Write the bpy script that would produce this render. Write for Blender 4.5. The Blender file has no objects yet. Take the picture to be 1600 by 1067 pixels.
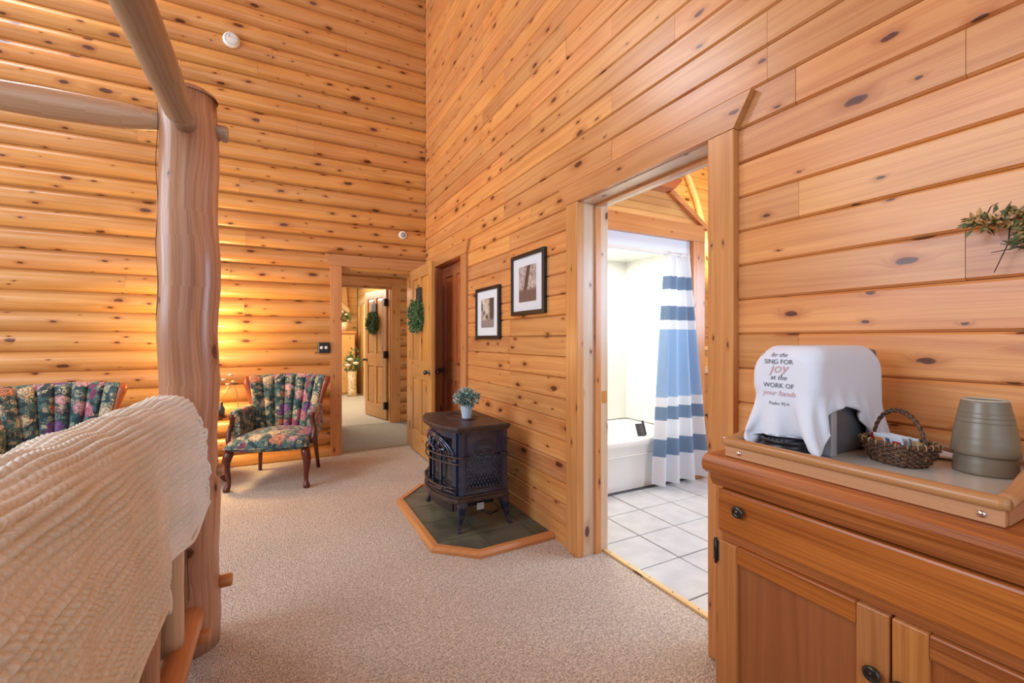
import bpy, bmesh, math, random
import numpy as np
from mathutils import Vector, Matrix
from mathutils.bvhtree import BVHTree
PI = math.pi
random.seed(7)
C = bpy.context.scene.collection
SC = bpy.context.scene

# ------------------------------------------------------------------ camera, world, lights, exposure
cam_d = bpy.data.cameras.new('camera'); cam = bpy.data.objects.new('camera', cam_d); C.objects.link(cam)
cam.location = (0, 0, 1.23); cam.rotation_euler = (PI / 2, 0, -math.atan2(364, 690))
cam_d.sensor_width = 36; cam_d.lens = 36 * 690 / 1600; cam_d.shift_y = -3.5 / 1600
cam_d.clip_start = 0.05; cam_d.clip_end = 60
SC.camera = cam
SC.view_settings.view_transform = 'Standard'; SC.view_settings.look = 'None'
SC.view_settings.gamma = 1; SC.view_settings.use_curve_mapping = False
SC.view_settings.exposure = -0.2
W = bpy.data.worlds.new('world'); SC.world = W; W.use_nodes = True
W.node_tree.nodes['Background'].inputs[0].default_value = (0.72, 0.86, 1.0, 1)
W.node_tree.nodes['Background'].inputs[1].default_value = 1.15

def area(name, loc, target, size, power, color, sy=None):
    d = bpy.data.lights.new(name, 'AREA'); d.energy = power; d.color = color; d.size = size
    if sy: d.shape = 'RECTANGLE'; d.size_y = sy
    o = bpy.data.objects.new(name, d); C.objects.link(o); o.location = loc
    o.rotation_euler = (Vector(target) - Vector(loc)).to_track_quat('-Z', 'Y').to_euler()
    return o

def point(name, loc, power, color, r=0.05):
    d = bpy.data.lights.new(name, 'POINT'); d.energy = power; d.color = color; d.shadow_soft_size = r
    o = bpy.data.objects.new(name, d); C.objects.link(o); o.location = loc
    return o
WARM = (1, 0.72, 0.38); DAY = (0.78, 0.89, 1.0)
area('loft_window_light', (-2.5, 4.6, 5.15), (1.5, 1.3, 2.35), 1.3, 110, (0.88, 0.94, 1.0))
area('side_window_light', (-4.05, 2.0, 2.7), (0.6, 2.0, 0.9), 2.6, 210, (0.70, 0.85, 1.0))
area('rear_window_light', (-1.6, -3.2, 2.6), (0.4, 3.5, 1.0), 2.6, 45, (0.82, 0.91, 1.0))
area('bath_window_light', (2.75, 0.68, 1.6), (1.75, 2.3, 1.3), 0.9, 48, (0.45, 0.70, 1.0))
area('bath_far_window_light', (5.2, 0.95, 1.75), (1.2, 2.1, 1.0), 1.0, 60, (0.55, 0.76, 1.0))
area('bath_fill_light', (2.6, 1.7, 3.6), (2.6, 2.2, 0), 0.6, 22, (0.85, 0.93, 1.0))  # added cool fill for the bathroom, no ceiling fixture behind it
area('tub_fill_light', (2.45, 3.15, 1.99), (2.45, 3.15, 0.5), 0.5, 24, (1.0, 0.98, 0.92))  # added under the dome to brighten the surround, no fixture
area('hall_fill_light', (1.0, 5.75, 2.5), (1.0, 5.75, 0.0), 0.5, 5, (1, 0.9, 0.72))  # added fill for the hall, stands for no particular lamp
area('far_room_fill_light', (0.2, 8.8, 2.6), (1.4, 8.4, 0.6), 1.6, 120, (1, 0.93, 0.78))  # made-up source that brightens the far room
point('table_lamp_light', (-0.60, 4.60, 1.08), 85, (1, 0.68, 0.28), 0.09)
point('vanity_lamp_light', (4.2, 3.2, 2.3), 28, (1, 0.78, 0.42), 0.1)
point('vanity_upper_light', (4.2, 2.6, 3.3), 22, (1, 0.8, 0.45), 0.2)

# ------------------------------------------------------------------ node helpers / materials
class NT:
    def __init__(s, name):
        s.m = bpy.data.materials.new(name); s.m.use_nodes = True; s.t = s.m.node_tree
        s.b = s.t.nodes['Principled BSDF']
    def n(s, typ, ins=None, **kw):
        nd = s.t.nodes.new(typ)
        for k, v in kw.items(): setattr(nd, k, v)
        for k, v in (ins or {}).items():
            if isinstance(v, bpy.types.NodeSocket): s.t.links.new(v, nd.inputs[k])
            else: nd.inputs[k].default_value = v
        return nd
    def m2(s, op, a, b=0.0, c=None, clamp=False):
        d = {0: a, 1: b}
        if c is not None: d[2] = c
        nd = s.n('ShaderNodeMath', d, operation=op); nd.use_clamp = clamp
        return nd.outputs[0]
    def mix(s, f, a, b, mode='MIX'):
        nd = s.n('ShaderNodeMix', data_type='RGBA', blend_type=mode)
        for i, v in ((0, f), (6, a), (7, b)):
            if isinstance(v, bpy.types.NodeSocket): s.t.links.new(v, nd.inputs[i])
            else: nd.inputs[i].default_value = v if i == 0 else tuple(v) + ((1,) if len(v) == 3 else ())
        return nd.outputs[2]
    def ss(s, x, lo, hi):
        nd = s.n('ShaderNodeMapRange', {0: x, 1: lo, 2: hi, 3: 0.0, 4: 1.0}, interpolation_type='SMOOTHSTEP')
        return nd.outputs[0]
    def set(s, col=None, rough=None, bump=None, bd=0.002, bs=0.3, metal=None, **kw):
        def put(k, v):
            if isinstance(v, bpy.types.NodeSocket): s.t.links.new(v, s.b.inputs[k])
            else: s.b.inputs[k].default_value = (tuple(v) + (1,)) if isinstance(v, tuple) and len(v) == 3 else v
        if col is not None: put('Base Color', col)
        if rough is not None: put('Roughness', rough)
        if metal is not None: put('Metallic', metal)
        for k, v in kw.items(): put(k.replace('_', ' '), v)
        if bump is not None:
            b = s.n('ShaderNodeBump', {'Strength': bs, 'Distance': bd, 'Height': bump})
            s.t.links.new(b.outputs[0], s.b.inputs['Normal'])
        return s.m

def wood(name, light, dark, knot=(0.065, 0.018, 0.007), kn=0.5, rough=0.30, var=0.13, ku=0.23, kv=0.09, ks=0.19, coat=0.15, halo_k=0.5, hv=0.008, fg=0.26, fs=230.0):
    N = NT(name)
    uv = N.n('ShaderNodeUVMap').outputs[0]
    r = N.n('ShaderNodeObjectInfo').outputs['Random']
    off = N.n('ShaderNodeCombineXYZ', {0: N.m2('MULTIPLY', r, 371.0), 1: N.m2('MULTIPLY', r, 913.0), 2: 0.0}).outputs[0]
    P = N.n('ShaderNodeVectorMath', {0: uv, 1: off}, operation='ADD').outputs[0]
    def sc(v, x, y): return N.n('ShaderNodeVectorMath', {0: v, 1: (x, y, 1)}, operation='MULTIPLY').outputs[0]
    def noise(v, s, d=2.0, ro=0.5):
        return N.n('ShaderNodeTexNoise', {'Vector': v, 'Scale': s, 'Detail': d, 'Roughness': ro}).outputs[0]
    wob = noise(P, 26.0, 1.0)
    pk = sc(P, 1 / ku, 1 / kv)
    pk2 = N.n('ShaderNodeVectorMath', {0: pk, 1: N.n('ShaderNodeCombineXYZ', {0: N.m2('MULTIPLY', wob, 0.06), 1: N.m2('MULTIPLY', wob, 0.14), 2: 0.0}).outputs[0]}, operation='ADD').outputs[0]
    vor = N.n('ShaderNodeTexVoronoi', {'Vector': pk2, 'Scale': 1.0, 'Randomness': 0.9}, voronoi_dimensions='2D')
    d = vor.outputs['Distance']
    rc = N.n('ShaderNodeSeparateColor', {0: vor.outputs['Color']})
    q = N.m2('MAXIMUM', N.m2('SUBTRACT', rc.outputs[0], 1 - kn), 0.0)
    rad = N.m2('ADD', N.m2('MULTIPLY', N.m2('MULTIPLY', q, rc.outputs[1]), ks / max(kn, .01)), N.m2('MULTIPLY', N.m2('GREATER_THAN', q, 0.0), 0.035))
    ratio = N.m2('DIVIDE', d, N.m2('ADD', rad, 0.0001))
    core = N.m2('SUBTRACT', 1.0, N.ss(ratio, 0.75, 1.15), clamp=True)
    halo = N.m2('SUBTRACT', 1.0, N.ss(ratio, 0.6, 3.4), clamp=True)
    ring = N.m2('SINE', N.m2('MULTIPLY', ratio, 12.0))
    sep = N.n('ShaderNodeSeparateXYZ', {0: P})
    big = noise(sc(P, 0.9, 7.0), 1.0, 1.0)
    v2 = N.m2('ADD', N.m2('ADD', sep.outputs[1], N.m2('MULTIPLY', halo, 0.018)), N.m2('MULTIPLY', big, 0.09))
    G = N.n('ShaderNodeCombineXYZ', {0: sep.outputs[0], 1: v2, 2: 0.0}).outputs[0]
    fine = noise(sc(G, 3.0, fs), 1.0, 2.0)
    band = noise(sc(G, 0.7, 46.0), 1.0, 1.0)
    blot = noise(sc(P, 1.6, 5.0), 1.0, 2.0)
    f = N.m2('ADD', N.m2('ADD', N.m2('MULTIPLY', N.ss(band, 0.3, 0.75), 0.42), N.m2('MULTIPLY', N.ss(fine, 0.3, 0.75), fg)), N.m2('MULTIPLY', N.ss(blot, 0.35, 0.7), 0.34), clamp=True)
    col = N.mix(f, light, dark)
    # per board variation
    rv = N.m2('FRACT', N.m2('MULTIPLY', r, 57.31))
    val = N.m2('ADD', 1 - var, N.m2('MULTIPLY', rv, 2 * var))
    hsv = N.n('ShaderNodeHueSaturation', {'Hue': N.m2('ADD', 0.5 - hv / 2, N.m2('MULTIPLY', N.m2('FRACT', N.m2('MULTIPLY', r, 133.7)), hv)), 'Saturation': N.m2('ADD', 0.965, N.m2('MULTIPLY', rv, 0.045)), 'Value': val, 'Color': col}).outputs[0]
    red = tuple(c * k for c, k in zip(dark, (0.72, 0.50, 0.42)))
    col = N.mix(N.m2('MULTIPLY', halo, halo_k), hsv, red)
    kc = N.mix(N.m2('MULTIPLY', N.m2('ADD', ring, 1.0), 0.28), knot, tuple(c * 2.6 for c in knot))
    col = N.mix(N.m2('MULTIPLY', core, 0.93), col, kc)
    ht = N.m2('SUBTRACT', N.m2('MULTIPLY', fine, 0.4), N.m2('MULTIPLY', core, 0.5))
    return N.set(col=col, rough=N.m2('ADD', rough - 0.06, N.m2('MULTIPLY', fine, 0.12)), bump=ht, bd=0.0012, bs=0.35, Coat_Weight=coat * .6, Coat_Roughness=0.18, Specular_IOR_Level=0.36)

PL, PD = (0.76, 0.37, 0.128), (0.51, 0.178, 0.046)
M = {}
M['pine'] = wood('knotty_pine_boards', PL, PD)
M['log'] = wood('knotty_pine_logs', (0.74, 0.37, 0.115), (0.52, 0.20, 0.046), rough=0.34, kv=0.09, coat=0.25, var=0.07)
M['trim'] = wood('pine_trim', (0.70, 0.325, 0.115), (0.50, 0.190, 0.052), kn=0.33, ku=0.2, kv=0.07, ks=0.12)
M['jamb'] = wood('daylit_pine_jamb', (0.74, 0.57, 0.40), (0.58, 0.38, 0.23), kn=0.5, ku=0.2, kv=0.09, ks=0.2)  # pine whitened so its colour carries the cool bathroom daylight
M['door'] = wood('honey_pine_door', (0.66, 0.34, 0.10), (0.50, 0.21, 0.05), kn=0.22, ks=0.12)
M['door_red'] = wood('red_pine_door', (0.56, 0.185, 0.055), (0.38, 0.095, 0.026), kn=0.25, ks=0.14)
M['yellow'] = wood('yellow_pine_boards', (0.78, 0.46, 0.17), (0.58, 0.29, 0.08), kn=0.35)
M['palelog'] = wood('pale_peeled_log', (0.68, 0.43, 0.26), (0.50, 0.27, 0.14), kn=0.3, rough=0.33, var=0.04, fg=0.45, fs=120.0, coat=0.3)
M['peeled'] = wood('peeled_log', (0.62, 0.31, 0.165), (0.36, 0.145, 0.070), kn=0.42, ku=0.25, kv=0.12, ks=0.14, rough=0.36, var=0.04, coat=0.25, fg=0.55, fs=150.0)
M['orange'] = wood('orange_log', (0.60, 0.24, 0.07), (0.43, 0.14, 0.035), kn=0.2, rough=0.34)
M['greylog'] = wood('weathered_log', (0.50, 0.33, 0.22), (0.34, 0.19, 0.11), kn=0.3, rough=0.33, var=0.05, coat=0.3, fg=0.5, fs=120.0)
M['dresser'] = wood('stained_oak', (0.55, 0.175, 0.036), (0.27, 0.070, 0.014), kn=0.05, rough=0.36, var=0.05, hv=0.001, fg=0.65, fs=300.0, coat=0.2)
M['dresser_panel'] = wood('stained_panel', (0.42, 0.135, 0.034), (0.29, 0.082, 0.020), kn=0.04, rough=0.38, var=0.05, hv=0.001)
M['stile'] = wood('light_oak_stile', (0.60, 0.25, 0.075), (0.42, 0.145, 0.035), kn=0.08, rough=0.36, hv=0.001, var=0.05, fg=0.5, fs=170.0)
M['tray'] = wood('tray_wood', (0.63, 0.33, 0.17), (0.50, 0.235, 0.115), kn=0.06, ks=0.06, var=0.04)
M['rail'] = wood('tray_rail_wood', (0.55, 0.28, 0.11), (0.38, 0.165, 0.055), kn=0.04, var=0.04)
M['hearthwood'] = wood('hearth_trim_wood', (0.66, 0.30, 0.10), (0.50, 0.19, 0.055), kn=0.04, var=0.05)
M['mahogany'] = wood('dark_red_wood', (0.16, 0.028, 0.012), (0.07, 0.011, 0.006), kn=0.02, rough=0.22, coat=0.5)
M['chairtrim'] = wood('cherry_wood', (0.36, 0.085, 0.028), (0.20, 0.038, 0.013), kn=0.02, rough=0.25, coat=0.4)

def plain(name, col, rough=0.5, metal=0.0, noise=0.0, ns=8.0, bd=0.0, bsc=60.0, **kw):
    N = NT(name)
    tc = N.n('ShaderNodeTexCoord').outputs['Object']
    c = col
    if noise:
        nz = N.n('ShaderNodeTexNoise', {'Vector': tc, 'Scale': ns, 'Detail': 4.0}).outputs[0]
        c = N.mix(N.ss(nz, 0.3, 0.7), tuple(x * (1 - noise) for x in col), tuple(min(1, x * (1 + noise)) for x in col))
    b = N.n('ShaderNodeTexNoise', {'Vector': tc, 'Scale': bsc, 'Detail': 3.0}).outputs[0] if bd else None
    return N.set(col=c, rough=rough, metal=metal, bump=b, bd=bd or 0.001, bs=0.6, **kw)

def carpet(name, a, b, sc=150.0, bd=0.006):
    N = NT(name); tc = N.n('ShaderNodeTexCoord').outputs['Object']
    v = N.n('ShaderNodeTexVoronoi', {'Vector': tc, 'Scale': sc}, voronoi_dimensions='2D')
    n1 = N.n('ShaderNodeTexNoise', {'Vector': tc, 'Scale': 90.0, 'Detail': 3.0}).outputs[0]
    n2 = N.n('ShaderNodeTexNoise', {'Vector': tc, 'Scale': 1.3, 'Detail': 3.0}).outputs[0]
    rc = N.n('ShaderNodeSeparateColor', {0: v.outputs['Color']}).outputs[0]
    f = N.m2('ADD', N.m2('MULTIPLY', rc, 0.55), N.m2('MULTIPLY', N.ss(n1, 0.3, 0.7), 0.45))
    col = N.mix(f, a, b)
    col = N.mix(N.m2('MULTIPLY', N.ss(v.outputs['Distance'], 0.35, 0.8), 0.55), col, tuple(x * 0.35 for x in a))  # shade between the loops painted into the colour
    col = N.mix(N.m2('MULTIPLY', N.ss(n2, 0.4, 0.7), 0.18), col, tuple(x * 0.75 for x in a))
    h = N.m2('SUBTRACT', 1.0, v.outputs['Distance'])
    return N.set(col=col, rough=0.95, bump=h, bd=bd, bs=0.8)
M['carpet'] = carpet('berber_carpet', (0.46, 0.37, 0.29), (0.90, 0.79, 0.67))
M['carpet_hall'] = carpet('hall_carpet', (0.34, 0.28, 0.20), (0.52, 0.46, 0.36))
M['carpet_far'] = carpet('far_carpet', (0.50, 0.44, 0.33), (0.72, 0.66, 0.53))
M['slate'] = plain('green_slate', (0.105, 0.108, 0.075), 0.42, noise=0.35, ns=5.0, bd=0.002, bsc=25)
M['grout'] = plain('grey_grout', (0.12, 0.12, 0.12), 0.8)
M['dgrout'] = plain('dark_joint', (0.10, 0.095, 0.075), 0.8)
M['ctile'] = plain('white_ceramic_tile', (0.56, 0.57, 0.57), 0.28, noise=0.07, ns=9.0)
M['white'] = plain('white_fibreglass', (0.86, 0.86, 0.80), 0.22)
M['whitepaint'] = plain('pale_blue_white_board', (0.72, 0.80, 0.88), 0.4)
M['navy'] = plain('blue_black_enamel', (0.005, 0.018, 0.055), 0.2, noise=0.1, Coat_Weight=0.8)
M['iron'] = plain('brown_cast_iron', (0.050, 0.030, 0.026), 0.42, noise=0.3, ns=20, bd=0.0006, bsc=150)
M['black'] = plain('black_metal', (0.012, 0.012, 0.014), 0.32)
M['stoveglass'] = plain('smoky_glass', (0.03, 0.028, 0.03), 0.12, noise=0.5, ns=14)
M['chrome'] = plain('chrome', (0.75, 0.76, 0.78), 0.12, 1.0)
M['pewter'] = plain('dark_pewter', (0.10, 0.09, 0.08), 0.3, 0.85, noise=0.4, ns=90)
M['brass'] = plain('brass', (0.72, 0.50, 0.20), 0.28, 1.0)
M['silver'] = plain('silver_plastic', (0.50, 0.52, 0.55), 0.3, 0.3)
M['greyplastic'] = plain('grey_plastic', (0.10, 0.105, 0.12), 0.3)
M['plasticwhite'] = plain('white_plastic', (0.80, 0.80, 0.74), 0.45)
M['mat'] = plain('white_mat', (0.72, 0.78, 0.84), 0.7)
M['sage'] = plain('dried_sage', (0.17, 0.19, 0.08), 0.8, noise=0.5, ns=60)
M['dry'] = plain('dried_cream_petals', (0.50, 0.30, 0.11), 0.8, noise=0.4, ns=90)
M['twig'] = plain('dark_twig', (0.05, 0.04, 0.03), 0.8)
M['leaf'] = plain('boxwood_leaves', (0.10, 0.20, 0.075), 0.55, noise=0.6, ns=70)
M['leaf2'] = plain('dusty_teal_leaves', (0.12, 0.25, 0.21), 0.6, noise=0.5, ns=90)
M['leafpale'] = plain('frosted_leaves', (0.50, 0.62, 0.60), 0.6, noise=0.3, ns=90)
M['pot'] = plain('pale_blue_pot', (0.55, 0.68, 0.82), 0.4)
M['birch'] = plain('cream_bark', (0.72, 0.56, 0.33), 0.7, noise=0.3, ns=30)
M['petal'] = plain('cream_petal', (0.80, 0.70, 0.52), 0.6)
M['signblack'] = plain('slate_sign', (0.035, 0.04, 0.035), 0.6, noise=0.3, ns=40)
M['papernote'] = plain('paper_note', (0.70, 0.74, 0.80), 0.6)
M['taupe'] = plain('taupe_stoneware', (0.205, 0.165, 0.112), 0.33, noise=0.06, ns=12)
M['taupe_in'] = plain('raw_clay_rim', (0.48, 0.44, 0.34), 0.6)
M['laminate'] = plain('cream_laminate', (0.60, 0.56, 0.48), 0.18)
M['mattress'] = plain('grey_green_cover', (0.17, 0.19, 0.14), 0.9)
M['shade'] = plain('lamp_shade', (0.9, 0.75, 0.5), 0.8, Emission_Color=(1, 0.7, 0.35, 1), Emission_Strength=3.0)
M['bulb'] = plain('lit_bulb', (1, 0.9, 0.7), 0.5, Emission_Color=(1, 0.86, 0.6, 1), Emission_Strength=14.0)
M['counter'] = plain('tan_counter', (0.62, 0.50, 0.34), 0.3)
M['mirror'] = plain('mirror_glass', (0.9, 0.9, 0.9), 0.03, 1.0)
M['yellowtrim'] = wood('pale_yellow_trim', (0.85, 0.62, 0.30), (0.72, 0.46, 0.18), kn=0.1)
M['red'] = plain('red_sachet', (0.55, 0.03, 0.05), 0.5)
M['ink'] = plain('dark_ink', (0.09, 0.10, 0.13), 0.7)
M['inkpink'] = plain('pink_ink', (0.62, 0.36, 0.38), 0.7)

def rug_mat():
    N = NT('dark_patterned_rug'); tc = N.n('ShaderNodeTexCoord').outputs['Object']
    v = N.n('ShaderNodeTexVoronoi', {'Vector': tc, 'Scale': 30.0}).outputs['Color']
    rc = N.n('ShaderNodeSeparateColor', {0: v})
    col = N.mix(rc.outputs[0], (0.05, 0.06, 0.12), (0.30, 0.10, 0.10)); col = N.mix(N.ss(rc.outputs[1], 0.6, 0.8), col, (0.3, 0.27, 0.25))
    return N.set(col=col, rough=0.95)
M['rug'] = rug_mat()

def towel_mat():
    N = NT('white_cotton_towel'); tc = N.n('ShaderNodeUVMap').outputs[0]
    w = N.n('ShaderNodeTexNoise', {'Vector': tc, 'Scale': 400.0, 'Detail': 1.0}).outputs[0]
    return N.set(col=(0.74, 0.77, 0.85), rough=0.9, bump=w, bd=0.001, bs=0.5)
M['towel'] = towel_mat()

def blanket_mat():
    N = NT('cream_chunky_yarn'); tc = N.n('ShaderNodeTexCoord').outputs['Object']
    n = N.n('ShaderNodeTexNoise', {'Vector': tc, 'Scale': 5.0, 'Detail': 2.0}).outputs[0]
    n2 = N.n('ShaderNodeTexNoise', {'Vector': tc, 'Scale': 260.0, 'Detail': 2.0}).outputs[0]
    c = N.mix(N.ss(n, 0.3, 0.7), (0.76, 0.70, 0.59), (0.84, 0.79, 0.70))
    c = N.mix(N.m2('MULTIPLY', N.ss(n2, 0.35, 0.7), 0.35), c, (0.58, 0.49, 0.37))
    return N.set(col=c, rough=0.9, bump=n2, bd=0.002, bs=0.5)
M['yarn'] = blanket_mat()

def floral():
    N = NT('floral_tapestry'); tc = N.n('ShaderNodeTexCoord').outputs['Object']
    wn = N.n('ShaderNodeTexNoise', {'Vector': tc, 'Scale': 16.0, 'Detail': 2.0}).outputs['Color']
    wv = N.n('ShaderNodeVectorMath', {0: wn, 1: (0.5, 0.5, 0.5)}, operation='SUBTRACT').outputs[0]
    wv = N.n('ShaderNodeVectorMath', {0: wv, 'Scale': 0.07}, operation='SCALE').outputs[0]
    P = N.n('ShaderNodeVectorMath', {0: tc, 1: wv}, operation='ADD').outputs[0]
    P = N.n('ShaderNodeVectorMath', {0: P, 1: (1, 0.8, 1)}, operation='MULTIPLY').outputs[0]
    vl = N.n('ShaderNodeTexVoronoi', {'Vector': P, 'Scale': 27.0})
    cl = N.n('ShaderNodeSeparateColor', {0: vl.outputs['Color']})
    vr = N.n('ShaderNodeTexVoronoi', {'Vector': P, 'Scale': 9.0})
    cr = N.n('ShaderNodeSeparateColor', {0: vr.outputs['Color']})
    base = (0.022, 0.046, 0.056)
    ramp = N.n('ShaderNodeValToRGB', {0: cl.outputs[0]}); e = ramp.color_ramp; e.interpolation = 'CONSTANT'
    for p, c in ((0.0, (0.07, 0.17, 0.16)), (0.22, (0.17, 0.24, 0.18)), (0.42, (0.46, 0.43, 0.27)), (0.68, (0.13, 0.22, 0.19)), (0.80, (0.58, 0.50, 0.30))):
        el = e.elements[0] if p == 0 else e.elements.new(p); el.color = c + (1,)
    e.elements.remove(e.elements[-1]) if e.elements[-1].position == 1.0 else None
    vein = N.m2('SINE', N.m2('MULTIPLY', vl.outputs['Distance'], 26.0))
    leafm = N.m2('MULTIPLY', N.m2('SUBTRACT', 1.0, N.ss(vl.outputs['Distance'], 0.55, 0.7)), N.m2('GREATER_THAN', cl.outputs[1], 0.04))
    col = N.mix(leafm, base, N.mix(N.ss(vein, -0.2, 0.7), ramp.outputs[0], tuple(x * 1.5 for x in base)))
    r2 = N.n('ShaderNodeValToRGB', {0: cr.outputs[0]}); e = r2.color_ramp; e.interpolation = 'CONSTANT'
    for p, c in ((0.0, (0.58, 0.20, 0.24)), (0.2, (0.66, 0.52, 0.32)), (0.4, (0.30, 0.06, 0.14)), (0.55, (0.62, 0.25, 0.13)), (0.7, (0.22, 0.09, 0.28)), (0.82, (0.66, 0.36, 0.35))):
        el = e.elements[0] if p == 0 else e.elements.new(p); el.color = c + (1,)
    rn = N.n('ShaderNodeTexNoise', {'Vector': tc, 'Scale': 60.0, 'Detail': 2.0}).outputs[0]
    pet = N.m2('SINE', N.m2('ADD', N.m2('MULTIPLY', vr.outputs['Distance'], 34.0), N.m2('MULTIPLY', rn, 14.0)))
    rose = N.mix(N.ss(pet, -0.3, 0.6), r2.outputs[0], N.mix(0.68, r2.outputs[0], (0.05, 0.02, 0.04)))
    rm = N.m2('MULTIPLY', N.m2('SUBTRACT', 1.0, N.ss(vr.outputs['Distance'], 0.42, 0.50)), N.m2('GREATER_THAN', cr.outputs[1], 0.30))
    col = N.mix(rm, col, rose)
    th = N.n('ShaderNodeTexNoise', {'Vector': tc, 'Scale': 420.0, 'Detail': 1.0}).outputs[0]
    return N.set(col=col, rough=0.88, bump=th, bd=0.001, bs=0.5, Sheen_Weight=0.15)
M['floral'] = floral()

def curtain_mat():
    N = NT('striped_shower_curtain'); z = N.n('ShaderNodeSeparateXYZ', {0: N.n('ShaderNodeTexCoord').outputs['Object']}).outputs[2]
    ramp = N.n('ShaderNodeValToRGB', {0: N.m2('DIVIDE', z, 2.0)}); e = ramp.color_ramp; e.interpolation = 'CONSTANT'
    w, b, g = (0.80, 0.84, 0.90, 1), (0.33, 0.50, 0.74, 1), (0.19, 0.29, 0.44, 1)
    st = ((0, w), (0.263, g), (0.403, w), (0.558, g), (0.671, w), (0.749, b), (1.307, w), (1.389, g), (1.505, w), (1.645, g), (1.752, w))
    for i, (p, c) in enumerate(st):
        el = e.elements[0] if i == 0 else e.elements.new(p / 2); el.color = c
    if e.elements[-1].position > 0.95: e.elements.remove(e.elements[-1])
    N.set(col=ramp.outputs[0], rough=0.8)
    tr = N.n('ShaderNodeBsdfTranslucent', {0: ramp.outputs[0]}); mx = N.n('ShaderNodeMixShader', {0: 0.38, 1: N.b.outputs[0], 2: tr.outputs[0]})
    N.t.links.new(mx.outputs[0], N.t.nodes['Material Output'].inputs[0])
    return N.m
M['curtain'] = curtain_mat()

def photo_mat(name, tree):
    N = NT(name); P = N.n('ShaderNodeUVMap').outputs[0]
    s = N.n('ShaderNodeSeparateXYZ', {0: P}); x, y = s.outputs[0], s.outputs[1]
    n = N.n('ShaderNodeTexNoise', {'Vector': P, 'Scale': 30.0, 'Detail': 5.0, 'Roughness': 0.7}).outputs[0]
    n2 = N.n('ShaderNodeTexNoise', {'Vector': P, 'Scale': 9.0, 'Detail': 3.0}).outputs[0]
    lo, hi = (0.05, 0.035, 0.03), (0.62, 0.56, 0.55)
    if tree:
        sky = N.mix(N.ss(n, 0.35, 0.7), hi, (0.2, 0.15, 0.13))
        tr = N.m2('ABSOLUTE', N.m2('SUBTRACT', x, N.m2('ADD', 0.06, N.m2('MULTIPLY', y, 0.32))))
        c = N.mix(N.m2('SUBTRACT', 1.0, N.ss(tr, 0.018, 0.03)), sky, (0.09, 0.06, 0.045))
        c = N.mix(N.m2('SUBTRACT', 1.0, N.ss(y, 0.07, 0.1)), c, (0.16, 0.11, 0.10))
        c = N.mix(N.m2('MULTIPLY', N.ss(n2, 0.5, 0.62), N.ss(y, 0.15, 0.25)), c, lo)
    else:
        c = N.mix(N.ss(n2, 0.45, 0.6), (0.66, 0.60, 0.50), (0.10, 0.09, 0.08))
        c = N.mix(N.ss(x, 0.12, 0.19), c, (0.08, 0.07, 0.06))
        c = N.mix(N.m2('SUBTRACT', 1.0, N.ss(y, 0.05, 0.08)), c, (0.28, 0.25, 0.24))
        c = N.mix(N.m2('MULTIPLY', N.ss(n, 0.5, 0.65), N.ss(y, 0.14, 0.2)), c, (0.05, 0.04, 0.04))
    return N.set(col=c, rough=0.35)
M['photo_tree'] = photo_mat('sepia_tree_print', True)
M['photo_lake'] = photo_mat('sepia_lake_print', False)

# ------------------------------------------------------------------ mesh helpers
def bx(bm, x0, x1, y0, y1, z0, z1):
    v = [bm.verts.new((x, y, z)) for x in (x0, x1) for y in (y0, y1) for z in (z0, z1)]
    for f in ((0, 1, 3, 2), (4, 6, 7, 5), (0, 4, 5, 1), (2, 3, 7, 6), (0, 2, 6, 4), (1, 5, 7, 3)):
        bm.faces.new([v[i] for i in f])
    return bm
def B(*a, bev=0.0, seg=1):
    bm = bmesh.new(); bx(bm, *a)
    if bev: bmesh.ops.bevel(bm, geom=bm.edges[:], offset=bev, segments=seg, affect='EDGES', profile=0.5)
    return bm
def prism(pts, z0, z1, axis='z'):
    """extrude a 2D polygon"""
    bm = bmesh.new()
    def mk(a, b, c): return {'z': (a, b, c), 'y': (a, c, b), 'x': (c, a, b)}[axis]
    lo = [bm.verts.new(mk(p[0], p[1], z0)) for p in pts]; hi = [bm.verts.new(mk(p[0], p[1], z1)) for p in pts]
    n = len(pts)
    bm.faces.new(lo); bm.faces.new(hi)
    for i in range(n): bm.faces.new((lo[i], lo[(i + 1) % n], hi[(i + 1) % n], hi[i]))
    bmesh.ops.recalc_face_normals(bm, faces=bm.faces[:])
    return bm
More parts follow.
